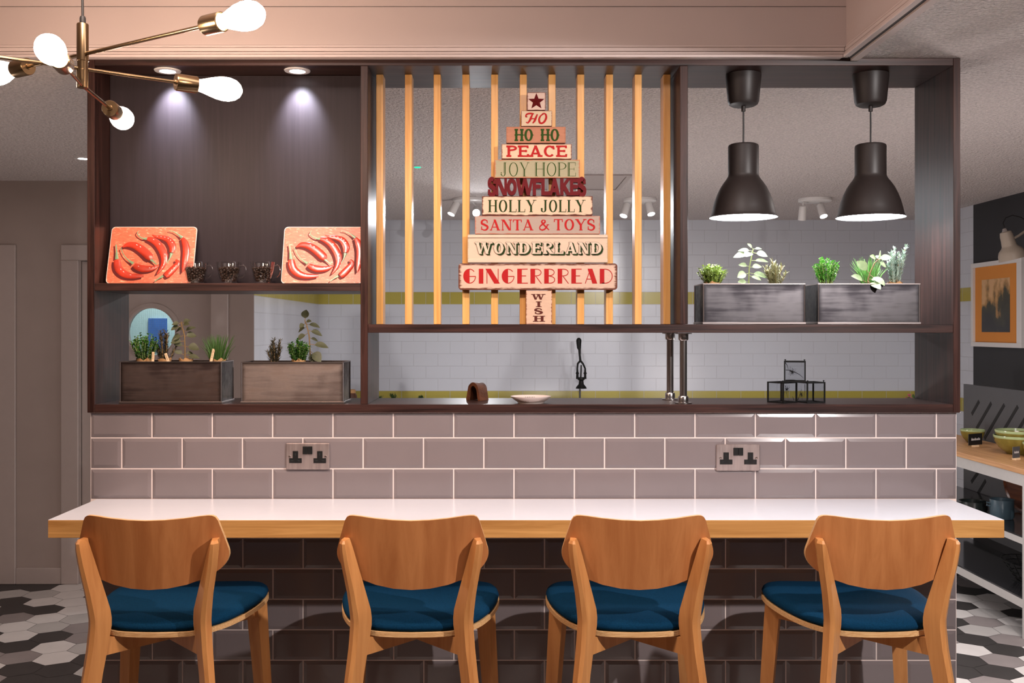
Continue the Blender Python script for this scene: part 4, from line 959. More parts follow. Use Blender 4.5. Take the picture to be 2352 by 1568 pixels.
def stroke_polys(kind, pts, T, t):
    if kind == 'fill': return [list(pts)]
    if kind == 'dot':
        c, r = pts; return [[(c[0]+r[0]*math.cos(2*math.pi*k/14), c[1]+r[0]*.8*math.sin(2*math.pi*k/14)) for k in range(14)]]
    n = len(pts); L = []; Rr = []; closed = n > 8 and abs(pts[0][0]-pts[-1][0])+abs(pts[0][1]-pts[-1][1]) < 1e-6
    for i, p in enumerate(pts):
        a_ = pts[i-1] if i else (pts[-2] if closed else p); b_ = pts[i+1] if i < n-1 else (pts[1] if closed else p)
        dx, dy = b_[0]-a_[0], b_[1]-a_[1]; l = math.hypot(dx, dy) or 1; dx /= l; dy /= l
        if kind == 'T': w_ = T
        elif kind == 't': w_ = t
        elif kind == 'm': w_ = (T+t)*.55*(0.55+0.45*abs(math.sin(3*math.pi*i/(n-1))))
        elif kind == 'S': w_ = t+(T-t)*math.sin(math.pi*i/(n-1))**1.2
        elif kind == 'f': w_ = T*(0.55+0.45*math.sin(math.pi*i/(n-1)))
        else: w_ = t+(T-t)*abs(dy)**1.6
        if kind in 'Tt' and n == 2 and abs(dy) > 0.05: w_ = w_/max(0.55, abs(dy)) ; nx, ny = 1.0, 0.0
        else: nx, ny = -dy, dx
        if kind in 'Tt' and n == 2 and abs(dy) > 0.05 and dy < 0: nx = -1.0
        L.append((p[0]+nx*w_/2, p[1]+ny*w_/2)); Rr.append((p[0]-nx*w_/2, p[1]-ny*w_/2))
    return [[L[i], Rr[i], Rr[i+1], L[i+1]] for i in range(n-1)]
def word_polys(text, T, t, serif=0.0, slab=None, bw=False, spur=False, inline=False, gap=0.14, tight=0.0):
    out = []; x = 0.0
    for c in text:
        if c == ' ': x += 0.5; continue
        w_, st, sf = glyph(c, T, t, bw)
        for kind, pts in st:
            for poly in stroke_polys(kind, pts, T, t): out.append([(p[0]+x, p[1]) for p in poly])
            if inline and kind == 'T' and abs(pts[0][0]-pts[1][0]) < 0.05:
                xx = pts[0][0]+x-T*1.15; y0, y1 = sorted((pts[0][1], pts[1][1])); out.append([(xx-t/2, y0), (xx+t/2, y0), (xx+t/2, y1), (xx-t/2, y1)])
            if spur and kind == 'T' and abs(pts[0][0]-pts[1][0]) < 0.01:
                xx = pts[0][0]+x; h = T/2+spur; out.append([(xx-h, .5), (xx-T/2+.01, .42), (xx+T/2-.01, .42), (xx+h, .5), (xx+T/2-.01, .58), (xx-T/2+.01, .58)])
        if spur and c in 'OD':
            h = w_; out.append([(x+w_-.08, .42), (x+w_+spur-.04, .5), (x+w_-.08, .58)]); 
            if c == 'O': out.append([(x+.07, .42), (x+.07, .58), (x-spur+.02, .5)])
        if serif:
            ts = slab or t
            for (sx, sy) in sf:
                h = T/2+serif if not (c in 'NA' and sx < .2) else t/2+serif
                y0, y1 = (0, ts) if sy == 0 else (1-ts, 1)
                out.append([(x+sx-h, y0), (x+sx+h, y0), (x+sx+h, y1), (x+sx-h, y1)])
        x += w_+gap-tight
    return out
def fit(polys, box, Y, slant=0.0):
    """scale letter polygons into a pixel box (x0,y0,x1,y1) at depth Y -> world (x,z) polygons"""
    if slant: polys = [[(u+slant*v, v) for u, v in p] for p in polys]
    us = [u for p in polys for u, v in p]; u0, u1 = min(us), max(us)
    a_ = P(box[0], box[3], Y); c_ = P(box[2], box[1], Y)
    return [[(a_.x+(u-u0)/(u1-u0)*(c_.x-a_.x), a_.z+v*(c_.z-a_.z)) for u, v in p] for p in polys]
def put(mb, polys, y, m, off=(0, 0)):
    for k, p in enumerate(polys):
        A_ = sum(p[i][0]*p[(i+1) % len(p)][1]-p[(i+1) % len(p)][0]*p[i][1] for i in range(len(p)))
        q = p if A_ > 0 else p[::-1]
        mb.face([(u+off[0], y-(k % 23)*1.2e-5, v+off[1]) for u, v in q], m)
def grow(polys, d):
    out = []
    for p in polys:
        cx_ = sum(u for u, v in p)/len(p); cz_ = sum(v for u, v in p)/len(p)
        out += [[(u+dx, v+dz) for u, v in p] for dx, dz in ((d, 0), (-d, 0), (0, d), (0, -d), (d*.7, d*.7), (-d*.7, -d*.7), (d*.7, -d*.7), (-d*.7, d*.7))]
    return out

# ================================================================== STACKED WORD SIGN (one Christmas tree of boards)
YF = 3.432     # front face of the boards
RED, GRN, DGRN, BRN, MAR = (0.36, 0.012, 0.012), (0.020, 0.050, 0.004), (0.014, 0.030, 0.004), (0.085, 0.018, 0.012), (0.105, 0.004, 0.006)
M['red'] = plain('red_paint', RED, 0.6, noise=0.06, spec=0.12); M['green'] = plain('green_paint', GRN, 0.6, noise=0.08, spec=0.12); M['dgreen'] = plain('dark_green_paint', DGRN, 0.6, noise=0.08, spec=0.12)
M['brown'] = plain('brown_paint', BRN, 0.6, spec=0.12); M['maroon'] = plain('maroon_paint', MAR, 0.6, noise=0.12, nscale=50, spec=0.15); M['outline'] = plain('black_outline', (0.008, 0.008, 0.005), 0.5)
CREAM = (0.70, 0.52, 0.36)
sg = thing('word_sign', 'stacked wooden Christmas tree sign of painted word boards ending in GINGERBREAD and WISH', 'sign', (P(1237, 745, YF).x, YF+0.012, zm1+0.0006))
def sboard(box, col, edge, ew, name, rot=0.0, rad=0.002, thick=0.026, patch=0.5, grain=0.06):
    p0 = P(box[0], box[3], YF); p1 = P(box[2], box[1], YF)
    z0 = max(p0.z+0.0004, zm1+0.0006)
    m = board_mat('worn_paint_'+name, col, edge, ew, (p1.x-p0.x, p1.z-p0.z), grain, patch)
    b = MB(); w_, h = p1.x-p0.x, p1.z-z0; poly = []
    for (cx_, cz_, a0) in ((p1.x-rad, z0+rad, -90), (p1.x-rad, p1.z-rad-0.0004, 0), (p0.x+rad, p1.z-rad-0.0004, 90), (p0.x+rad, z0+rad, 180)):
        for k in range(5): an = R(a0+22.5*k); poly.append((cx_+rad*math.cos(an), cz_+rad*math.sin(an)))
    b.prism(poly, lambda u, v, w2: (u, w2, v), YF, YF+thick, m)
    return b.build('sign_board', sg, smooth=30)
EDG = (0.20, 0.06, 0.035)
def letters(brd, items):
    for polys, y, m, off in items:
        b = MB(); put(b, polys, y, m, off); b.build('lettering', brd, smooth=0, recalc=False)
yL = YF-0.0005
bd = sboard((1211, 212, 1253, 253), (0.56, 0.40, 0.33), EDG, 0.0022, 'star', rad=0.003)
cst = P(1232, 232.5, YF); b = MB(); ro, ri = 0.0295, 0.0125
for k in range(10):
    pa = [(cst.x+(ro if q % 2 == 0 else ri)*math.sin(math.pi*q/5), YF-0.0005, cst.z-0.001+(ro if q % 2 == 0 else ri)*math.cos(math.pi*q/5)) for q in (k, k+1)]
    b.face([(cst.x, YF-0.010, cst.z-0.001), pa[0], pa[1]], M['maroon'])
b.build('star', bd, smooth=0)
bd = sboard((1197, 254, 1268, 290), (0.54, 0.40, 0.27), EDG, 0.0018, 'ho')
scr = []
def scrp(pts, T): 
    pts, _ = resample(pts, [0]*len(pts), 6)
    for q in stroke_polys('f', pts, T, T): scr.append(q)
scrp([(-.02, .72), (.08, .90), (.28, .97), (.50, .96), (.62, .93)], .17); scrp([(-.03, .74), (.03, .66), (.10, .70)], .13)
scrp([(.52, .95), (.40, .60), (.30, .30), (.12, .02)], .17); scrp([(.88, .90), (.76, .55), (.66, .25), (.52, .04)], .17); scrp([(.28, .45), (.50, .48), (.74, .46)], .11); scrp([(.10, .06), (.02, .16)], .10)
scrp([(1.36, .92), (1.16, .78), (1.02, .46), (1.06, .12), (1.22, .04), (1.42, .20), (1.56, .56), (1.52, .88), (1.38, .98), (1.24, .90)], .17)
letters(bd, [(fit(scr, (1206, 260, 1257, 284), YF), yL, M['red'], (0, 0))])
bd = sboard((1163, 291, 1299, 328.5), (0.40, 0.165, 0.095), (0.34, 0.13, 0.07), 0.004, 'ho_ho', grain=0.16)
tus = lambda s_: word_polys(s_, .25, .11, serif=.07, slab=.13, spur=.10, gap=.10)
letters(bd, [(fit(tus('HO'), (1181, 296, 1226, 324), YF), yL, M['green'], (0, 0)), (fit(tus('HO'), (1241, 296, 1286, 324), YF), yL, M['green'], (0, 0))])
bd = sboard((1152, 330.5, 1313, 365), (0.58, 0.42, 0.28), EDG, 0.0025, 'peace')
letters(bd, [(fit(word_polys('PEACE', .19, .15, serif=.09, slab=.17, gap=.13), (1163, 334, 1303, 360.5), YF), yL, M['red'], (0, 0))])
bd = sboard((1136, 366.5, 1332, 408.5), (0.32, 0.275, 0.17), (0.40, 0.15, 0.075), 0.004, 'joy_hope', patch=0.6)
dec = lambda s_: word_polys(s_, .085, .026, serif=.07, gap=.16, inline=True)
letters(bd, [(fit(dec('JOY'), (1150, 373, 1216, 405), YF), yL, M['green'], (0, 0)), (fit(dec('HOPE'), (1229, 373, 1323, 404.5), YF), yL, M['green'], (0, 0))])
# cut-out word
p0 = P(1120, 449, YF); p1 = P(1347, 409, YF)
sp = fit(word_polys('SNOWFLAKES', .31, .24, gap=.0, tight=.03), (1120, 409.5, 1347, 448.5), YF)
b = MB()
for kq, q in enumerate(sp):
    A_ = sum(q[i][0]*q[(i+1) % len(q)][1]-q[(i+1) % len(q)][0]*q[i][1] for i in range(len(q)))
    if abs(A_) > 1e-9: b.prism(q if A_ > 0 else q[::-1], lambda u, v, w2: (u, w2, v), YF+0.0015-(kq % 17)*2e-5, YF+0.022+(kq % 17)*2e-5, M['maroon'])
bd = b.build('cutout_word', sg, smooth=0); bd['label'] = 'dark red cut-out word SNOWFLAKES'
bd = sboard((1107, 450, 1361, 494.5), (0.57, 0.40, 0.275), (0.12, 0.035, 0.022), 0.0042, 'holly_jolly', patch=0.9)
did = lambda s_: word_polys(s_, .185, .05, serif=.085, gap=.16)
letters(bd, [(fit(did('HOLLY'), (1121, 459, 1232, 487), YF), yL, M['dgreen'], (0, 0)), (fit(did('JOLLY'), (1242, 459, 1345, 487), YF), yL, M['dgreen'], (0, 0))])
bd = sboard((1091, 495.5, 1378, 537.5), (0.35, 0.255, 0.205), (0.40, 0.13, 0.08), 0.0028, 'santa', patch=0.7)
gar = lambda s_: word_polys(s_, .185, .075, serif=.06, gap=.13)
letters(bd, [(fit(gar('SANTA'), (1104, 504, 1225, 529), YF), yL, M['red'], (0, 0)), (fit(gar('&'), (1238, 504, 1262, 529), YF), yL, M['red'], (0, 0)), (fit(gar('TOYS'), (1272, 503, 1367, 529), YF), yL, M['red'], (0, 0))])
bd = sboard((1074, 538.5, 1396, 603.5), (0.58, 0.41, 0.30), (0.42, 0.30, 0.19), 0.003, 'wonderland', thick=0.020)
b = MB()
for (ya, yb_) in ((538.5, 546.5), (594, 603.5)):
    q0 = P(1074, yb_, YF); q1 = P(1396, ya, YF); b.box(q0.x, YF-0.004, q0.z+0.0004, q1.x, YF+0.004, q1.z-0.0004, M['tray_cream'] if 'tray_cream' in M else M.setdefault('tray_cream', plain('cream_moulding', (0.58, 0.41, 0.30), 0.5, noise=0.06)), 0.0018)
b.build('moulding', bd)
wl = fit(word_polys('WONDERLAND', .25, .11, serif=.08, slab=.12, spur=.05, gap=.26), (1091, 556, 1382, 583), YF)
it = []
for k in range(1, 7): it.append((grow(wl, 0.0006), yL-0.00032*k, M['dgreen'], (0.0009*k, -0.0007*k)))
it.append((grow(wl, 0.0008), yL-0.0024, M['outline'], (0, 0))); it.append((wl, yL-0.0028, M['tray_cream'], (0, 0)))
b = MB()
for polys, y, m, off in it: put(b, polys, y, m, off)
b.build('lettering', bd, smooth=0, recalc=False)
bd = sboard((1053, 604.5, 1418, 665.5), (0.55, 0.37, 0.28), (0.12, 0.036, 0.020), 0.0085, 'gingerbread', rad=0.010, patch=0.55)
letters(bd, [(fit(word_polys('GINGERBREAD', .36, .055, bw=True, gap=.16), (1064, 617, 1407, 651), YF), yL, M['red'], (0, 0))])
bd = sboard((1208, 666.5, 1268, 744.5), (0.56, 0.37, 0.265), (0.22, 0.075, 0.04), 0.0022, 'wish', patch=0.8, grain=0.14)
items = []
for c, ya, yb_, xa, xb in (('W', 675, 688, 1220, 1253), ('I', 692, 705, 1231, 1244), ('S', 708, 721, 1227, 1247), ('H', 725, 738.5, 1224, 1252)):
    items.append((fit(word_polys(c, .26, .12, serif=.14, slab=.13), (xa, ya, xb, yb_), YF), yL, M['brown'], (0, 0)))
b = MB()
for polys, y, m, off in items: put(b, polys, y, m, off)
b.build('lettering', bd, smooth=0, recalc=False)

# ================================================================== BAR STOOLS
def stool():
    d = thing('bar_stool', '', 'bar stool', (0, 0, 0), 'bar stools along the counter')
    prof = [(0, 1.0515, .859), (.05, 1.053, .862), (.10, 1.0565, .871), (.14, 1.0605, .884), (.16, 1.0615, .893), (.170, 1.0605, .899), (.178, 1.056, .904), (.184, 1.046, .908), (.1905, 1.024, .9135), (.198, 1.0, .922), (.2035, .98, .931), (.2075, .966, .941), (.209, .957, .949)]
    xs = [(-x, t, b_) for x, t, b_ in prof[::-1][:-1]]+[(x, t, b_) for x, t, b_ in prof]
    yb = lambda x, z: 1.10*x*x-(z-.95)*0.13
    TH = 0.013; b = MB(); mw, me_ = M['beech'], M['ply_edge']
    iw, ie = b.mi(mw), b.mi(me_); cols = []
    NZ = 8
    for (x, t, b_) in xs:
        col = []
        for side in (0, 1):
            col.append([b.bm.verts.new((x, yb(x, b_+(t-b_)*k/NZ)+side*TH, b_+(t-b_)*k/NZ)) for k in range(NZ+1)])
        cols.append(col)
    def fq(vs, i): 
        f = b.bm.faces.new(vs); f.material_index = i
    for a_, c in zip(cols[:-1], cols[1:]):
        for k in range(NZ):
            fq((a_[0][k], c[0][k], c[0][k+1], a_[0][k+1]), iw); fq((a_[1][k], a_[1][k+1], c[1][k+1], c[1][k]), iw)
        fq((a_[0][NZ], c[0][NZ], c[1][NZ], a_[1][NZ]), ie); fq((a_[0][0], a_[1][0], c[1][0], c[0][0]), ie)
    for col, fl_ in ((cols[0], 0), (cols[-1], 1)):
        for k in range(NZ): fq((col[0][k], col[0][k+1], col[1][k+1], col[1][k]), ie)
    b.build('backrest', d, smooth=35, local=True)
    # rear legs: rotated quadrilateral sections lofted up the rake
    secs = [(0.0, .250, .232, .200, -.092), (.30, .2165, .1990, .167, -.052), (.624, .181, .1635, .1315, -.013), (.697, .173, .154, .121, -.003), (.755, .1685, .1500, .1125, .001), (.776, .168, .1495, .112, .000), (.800, .170, .152, .1145, -.003), (.852, .176, .159, .128, -.009), (.931, .190, .1725, .149, -.019), (.972, .1945, .1775, .160, -.024), (.990, .1945, .1790, .166, -.024), (.998, .1900, .1795, .170, -.018)]
    for s in (-1, 1):
        b = MB(); rings = []
        for (z, xo, xa, xi, ya) in secs:
            mx, my = (xo+xi)/2, ya+.034
            q = [(xo, ya+.020), (xo*.35+xa*.65, ya+.003), (xa*.82+xi*.18, ya+.004), (xi, ya+.040), (xo*.70+xi*.30+.002, ya+.058)]
            rings.append([(s*x, y, z) for x, y in q])
        b.loft(rings, M['beech_leg']); b.build('rear_leg', d, smooth=30, local=True)
    for s in (-1, 1):
        b = MB(); rings = []
        for (z, x, y, h) in ((0.0, .236, .455, .019), (.40, .214, .435, .025), (.716, .194, .418, .031)):
            rings.append([(s*x+h*1.05*math.cos(R(20+90*k)), y+h*1.05*math.sin(R(20+90*k)), z) for k in range(4)])
        b.loft(rings, M['beech_leg']); b.build('front_leg', d, smooth=30, local=True)
    for s in (-1, 1):
        a_ = Vector((s*.140, .046, .695)); c = Vector((-s*.185, .405, .695)); t = (c-a_).normalized(); n = Vector((-t.y, t.x, 0))*.013
        b = MB(); z0, z1_ = (.672, .7175)
        b.loft([[p-n+Vector((0, 0, z0-p.z)), p+n+Vector((0, 0, z0-p.z)), p+n+Vector((0, 0, z1_-p.z)), p-n+Vector((0, 0, z1_-p.z))] for p in (a_, c)], M['beech_leg']); b.build('cross_rail', d, smooth=0, local=True)
    half = [(0, .046), (.06, .048), (.10, .054), (.135, .070), (.165, .098), (.192, .140), (.216, .205), (.231, .275), (.238, .335), (.2375, .385), (.230, .430), (.212, .466), (.180, .489), (.11, .500), (0, .504)]
    def smooth_outline(sc, n=4):
        pts, _ = resample(half, [0]*len(half), n)
        full = pts+[(-x, y) for x, y in pts[::-1][1:-1]]
        cxx, cyy = 0, .29
        return [(x*(1-sc/.22), cyy+(y-cyy)*(1-sc/.22)) for x, y in full]
    sag = lambda x, y: 0.010*(abs(x)/.24)**2
    b = MB(); b.loft([[(x, y, .7185+sag(x, y)) for x, y in smooth_outline(.0)], [(x, y, .7315+sag(x, y)) for x, y in smooth_outline(.0)]], M['ply_edge']); b.build('seat_base', d, smooth=35, local=True)
    b = MB(); b.loft([[(x, y, z+sag(x, y)) for x, y in smooth_outline(sc)] for sc, z in ((.010, .7318), (.003, .737), (.001, .744), (.004, .752), (.011, .759), (.024, .764), (.045, .767), (.09, .769), (.16, .770), (.215, .770))], M['navy']); b.build('seat_cushion', d, smooth=60, local=True)
    return d
s0 = stool()
for i, (xp, lab) in enumerate(((338.5, 'wooden bar stool with navy seat at the left end of the counter'), (944.5, 'wooden bar stool with navy seat under the left half of the word sign'),
                               (1470, 'wooden bar stool with navy seat in line with the chrome posts'), (2039.5, 'wooden bar stool with navy seat at the right end of the counter'))):
    o = s0 if i == 0 else copy_tree(s0)
    o.location = ((xp-VX)*2.70/F, 2.70, 0); o['label'] = lab

# ================================================================== BOTTOM SHELF ORNAMENTS
def glass_cube(c, rotz, h, label, seed, petals):
    d = thing('glass_cube', label, 'ornament', c, 'black framed glass cubes')
    d.rotation_euler = (0, 0, rotz); hw = h/2; t = 0.0042
    b = MB()
    for sx in (-1, 1):
        for sy in (-1, 1): b.box(sx*hw-t/2*(1+sx), sy*hw-t/2*(1+sy), 0, sx*hw+t/2*(1-sx), sy*hw+t/2*(1-sy), h, M['black_metal'])
    for z in (0, h-t):
        for sy in (-1, 1): b.box(-hw+t, sy*hw-t/2*(1+sy), z, hw-t, sy*hw+t/2*(1-sy), z+t, M['black_metal'])
        for sx in (-1, 1): b.box(sx*hw-t/2*(1+sx), -hw+t, z, sx*hw+t/2*(1-sx), hw-t, z+t, M['black_metal'])
    b.build('frame', d, smooth=0, local=True)
    for (x0, y0, x1, y1) in ((-hw+t, -hw+0.001, hw-t, -hw+0.002), (-hw+t, hw-0.002, hw-t, hw-0.001), (-hw+0.001, -hw+t, -hw+0.002, hw-t), (hw-0.002, -hw+t, hw-0.001, hw-t)):
        b = MB(); b.box(x0, y0, t, x1, y1, h-t, M['pane']); b.build('glass_pane', d, smooth=0, local=True)
    b = MB()
    for sx in (-1, 1): b.lathe([(0.0, h), (0.0015, h), (0.0015, h+0.0035), (0.0032, h+0.0045), (0.003, h+0.006), (0.0, h+0.0065)], (sx*(hw-t), -hw+t, 0), M['black_metal'], seg=10)
    b.build('corner_knob', d, local=True)
    r = random.Random(seed); b = MB()
    face = petals[2]
    def pt(u, v): # drawing on one pane
        return (u*h, -hw+0.0004, v*h) if face == 'front' else ((-hw+0.0004, -u*h, v*h) if face == 'left' else (hw-0.0004, u*h, v*h))
    cu_, cv_ = petals[0], petals[1]
    for k in range(9):
        an = k*2*math.pi/9+r.uniform(-.2, .2); L = r.uniform(.17, .27)
        p1 = (cu_+L*.5*math.cos(an-.5), cv_+L*.5*math.sin(an-.5)); p2 = (cu_+L*math.cos(an), cv_+L*math.sin(an)); p3 = (cu_+L*.5*math.cos(an+.5), cv_+L*.5*math.sin(an+.5))
        b.tube([pt(cu_, cv_), pt(*p1), pt(*p2), pt(*p3), pt(cu_, cv_)], 0.00035, M['black_metal'], 4)
    for k in range(12):
        an = r.uniform(0, 6.3); L = r.uniform(.05, .13); b.tube([pt(cu_, cv_), pt(cu_+L*math.cos(an), cv_+L*math.sin(an))], 0.0009, M['black_metal'], 4)
    for (u0, v0, u1, v1) in petals[3]: b.tube([pt(u0, v0), pt((u0+u1)/2+.02, (v0+v1)/2+.03), pt(u1, v1)], [0.0012, 0.0009, 0.0004], M['black_metal'], 4)
    b.build('flower_drawing', d, smooth=0, local=True)
gz = zb1+0.0006; H1 = 0.0715
cA = P(1797, 900, 3.435); cB = P(1861, 900, 3.435); cT = P(1826, 900, 3.428)
glass_cube((cA.x, 3.437, gz), R(33), H1, 'black framed glass cube at lower left of the small stack of three', 1, (.12, .62, 'right', [(.25, .8, .1, .2), (-.3, .1, -.2, .3)]))
glass_cube((cB.x+0.001, 3.437, gz), R(16), H1, 'black framed glass cube at lower right of the small stack of three', 2, (.0, .40, 'left', [(.3, .9, .25, .3), (-.3, .1, -.1, .4)]))
glass_cube((cT.x, 3.430, gz+H1+0.0003), R(-16.5), H1, 'black framed glass cube on top of the two others', 3, (-.12, .5, 'front', [(-.42, .58, -.12, .5), (-.05, .5, .4, .2), (-.4, .1, .3, .06), (-.45, .95, -.3, .6)]))
# plate
yy = 3.408; xx = (1219-VX)*yy/F
d = thing('small_plate', 'small cream dish with dark lettering inside, on the bottom shelf below the word sign', 'plate', (xx, yy, gz))
b = MB(); b.lathe([(0.0, 0.0), (0.044, 0.0), (0.045, 0.003), (0.0475, 0.005), (0.058, 0.012), (0.0685, 0.0215), (0.0695, 0.0235), (0.068, 0.0240), (0.056, 0.0165), (0.045, 0.0090), (0.0, 0.0080)], (xx, yy, gz), M['ceramic'], seg=48); b.build('dish', d)
b = MB()
for k in range(9):
    u0 = -0.034+0.0075*k; b.tube([(xx+u0, yy+0.052, gz+0.0150), (xx+u0+0.003, yy+0.055, gz+0.0168), (xx+u0+0.0055, yy+0.052, gz+0.0152)], 0.0011, M['dark_glaze'], 6)
b.build('lettering', d)
# arched leather ornament
d = thing('arched_ornament', 'small brown leather arch-shaped ornament on the bottom shelf left of the dish', 'ornament', (P(1097, 915, 3.55).x, 3.553, gz)); d.rotation_euler = (0, 0, R(-38))
b = MB(); N = 16; wB, wT, hh, dp = 0.028, 0.019, 0.064, 0.052
out_ = []
for k in range(N+1):
    an = math.pi*k/N; xx_ = math.cos(an); zz_ = math.sin(an)
    out_.append((xx_*(wB if zz_ < .35 else wT+(wB-wT)*(1-zz_)), zz_*0.024+0.040*min(1, zz_*2.4)))
out_ = [(wB+.004, 0.0)]+out_[1:-1]+[(-wB-.004, 0.0)]
inn_ = [(u*.70, max(v-0.008, 0.0)*.92) for u, v in out_]
n = len(out_)
y0_, y1_ = -dp/2, dp/2
for ring_o, ring_i in ((out_, inn_),):
    fo_ = [[(u*(1.0 if y < 0 else .92), y, v*(1.0 if y < 0 else .96)) for u, v in ring_o] for y in (y0_, 0, y1_)]
    b.loft(fo_, M['leather'], caps=False, closed=False)
    b.loft([[(u, y, v) for u, v in ring_i] for y in (y0_, y1_-0.006)], M['leather'], caps=False, closed=False)
    for k in range(n-1): b.face([(ring_o[k][0], y0_, ring_o[k][1]), (ring_o[k+1][0], y0_, ring_o[k+1][1]), (ring_i[k+1][0], y0_, ring_i[k+1][1]), (ring_i[k][0], y0_, ring_i[k][1])], M['leather'])
    b.face([(u*.92, y1_, v*.96) for u, v in ring_o], M['leather'])
b.build('arch_body', d, smooth=40, local=True)

# ================================================================== KITCHEN COUNTER BEYOND
kc = thing('kitchen_counter', 'white kitchen counter along the tiled back wall', 'counter', (0.9, 8.02, 0))
KZ = 0.92
b = MB(); b.box(XRET+0.01, 7.70, KZ-0.04, XW-0.01, YB-0.003, KZ, M['laminate'], 0.002); b.build('worktop', kc)
b = MB(); b.box(XRET+0.02, 7.74, 0.10, XW-0.02, YB-0.004, KZ-0.0405, M['white_metal'], 0.001); b.build('cabinet_carcass', kc)
b = MB(); b.box(XRET+0.02, 7.80, 0.0, XW-0.02, YB-0.004, 0.0995, M['gap']); b.build('plinth', kc)
for k in range(8):
    w8 = (XW-XRET-0.06)/8; x0 = XRET+0.03+w8*k
    b = MB(); b.box(x0+0.002, 7.72, 0.11, x0+w8-0.002, 7.7395, KZ-0.045, M['white_metal'], 0.001); dd = b.build('door', kc)
    b = MB(); b.tube([(x0+w8*.35, 7.70, KZ-0.09), (x0+w8*.65, 7.70, KZ-0.09)], 0.005, M['chrome'], 8); b.build('handle', dd)
# lever press
Yk = 8.10; pxm = Yk/F
d = thing('lever_press', 'black cast iron hand lever press on the counter by the white tiles', 'kitchen press', ((1331-VX)*pxm, Yk, KZ+0.0005))
def K(px, py, dy=0.0): return Vector(((px-VX)*pxm, Yk+dy, CZ-(py-VY)*pxm))
b = MB(); b.lathe([(0.0, 0.0), (0.07, 0.0), (0.07, 0.012), (0.03, 0.02), (0.0, 0.022)], (K(1332, 0).x, Yk, KZ+0.0005), M['black_metal']); b.build('base', d)
b = MB(); b.tube([(K(1332, 0).x, Yk, KZ+0.02), K(1332, 893)], 0.0075, M['panel_grey'], 12); b.build('post', d)
b = MB(); b.lathe([(0.046, K(0, 892).z), (0.040, K(0, 888).z), (0.022, K(0, 882).z), (0.018, K(0, 874).z), (0.03, K(0, 871).z), (0.03, K(0, 866).z), (0.0, K(0, 866).z)], (K(1335, 0).x, Yk, 0), M['black_metal'], seg=24, caps=True); b.build('body', d)
b = MB(); b.tube([K(1334, 870), K(1335, 838)], 0.006, M['black_metal'], 8); b.build('plunger', d)
b = MB()
for s in (-1, 1): b.tube([K(1333, 828), K(1333+s*6, 835), K(1335+s*9, 846), K(1335+s*9, 856), K(1335+s*9, 870)], [0.009, 0.008, 0.007, 0.009, 0.011], M['black_metal'], 8)
for s in (-1, 1): b.blob(K(1335+s*9, 857), 0.014, 0.014, 0.012, M['black_metal'])
b.build('fork', d)
b = MB(); b.tube([K(1333, 829), K(1331.5, 815), K(1331, 803), K(1330, 799), K(1329.5, 789), K(1329.5, 782), K(1329.5, 778), K(1329.5, 775.5)], [0.010, 0.009, 0.011, 0.0165, 0.020, 0.022, 0.018, 0.008], M['black_metal'], 14); b.build('lever_handle', d)
lamp('press_spot', 'SPOT', (1.9, 5.6, 2.43), 30, (1, 0.97, 0.95), (0.5, 8.3, 1.15), spot_size=R(50), spot_blend=0.8, shadow_soft_size=0.02)
# herb pots and jars on that counter, tips showing above the shelf
def potted(px, pytop, Y, label, seed, hw=9):
    x = (px-VX)*Y/F; zt = CZ-(pytop-VY)*Y/F
    d = thing('potted_herb', label, 'potted plant', (x, Y, KZ+0.0005), 'small herb pots on the kitchen counter')
    b = MB(); b.lathe([(0.0, 0.0), (0.026, 0.0), (0.036, 0.062), (0.038, 0.062), (0.038, 0.072), (0.033, 0.072), (0.0, 0.066)], (x, Y, KZ+0.0005), M['cork'], seg=20); b.build('pot', d)
    r = random.Random(seed); fo = MB(); H = zt-KZ-0.07; base = Vector((x, Y, KZ+0.07))
    for k in range(26):
        tip = base+Vector((r.uniform(-1, 1)*hw*Y/F, r.uniform(-1, 1)*.03, H*r.uniform(.5, 1)))
        fo.tube([base, tip], 0.001, M['chive'], 4, caps=False)
        for q in range(8): leaf(fo, base.lerp(tip, .3+.7*q/7), rdir(R(0), R(60), r), r.uniform(.012, .02), .008, M['chive'], .2, 2)
    fo.build('foliage', d, smooth=0, recalc=False)
potted(872, 908, 7.95, 'dark herb tips half hidden by the first divider, above the bottom shelf', 1, 10)
potted(904, 903, 7.95, 'dark herb tuft above the bottom shelf right of the first divider', 2, 8)
potted(966, 908, 7.95, 'small dark herb tip above the bottom shelf, furthest right of the three tufts', 3, 6)
x = (808-VX)*7.9/F
d = thing('storage_jar', 'brown jar just visible between the second planter and the divider', 'jar', (x, 7.9, KZ+0.0005))
b = MB(); b.lathe([(0.0, 0.0), (0.035, 0.0), (0.042, 0.02), (0.042, 0.12), (0.030, 0.14), (0.0, 0.14)], (x, 7.9, KZ+0.0005), M['leather'], seg=24); b.build('jar_body', d)
b = MB(); b.lathe([(0.0, 0.1405), (0.031, 0.1405), (0.031, 0.165), (0.02, 0.17), (0.0, 0.17)], (x, 7.9, KZ+0.0005), M['cork'], seg=24); b.build('lid', d)
x = (2092-VX)*7.9/F
d = thing('flower_pot', 'small pot of pink flowers just above the bottom shelf by the right side panel', 'potted plant', (x, 7.9, KZ+0.0005))
b = MB(); b.lathe([(0.0, 0.0), (0.028, 0.0), (0.036, 0.07), (0.032, 0.07), (0.0, 0.062)], (x, 7.9, KZ+0.0005), M['ceramic'], seg=20); b.build('pot', d)
b = MB(); fr = random.Random(5)
for k in range(14):
    p = Vector((x+fr.uniform(-.034, .034), 7.9+fr.uniform(-.03, .03), KZ+fr.uniform(.085, .135))); leaf(b, p-Vector((0, 0, .03)), rdir(R(10), R(80), fr), .035, .018, M['chive'], .2, 3)
b.build('foliage', d, smooth=0, recalc=False)
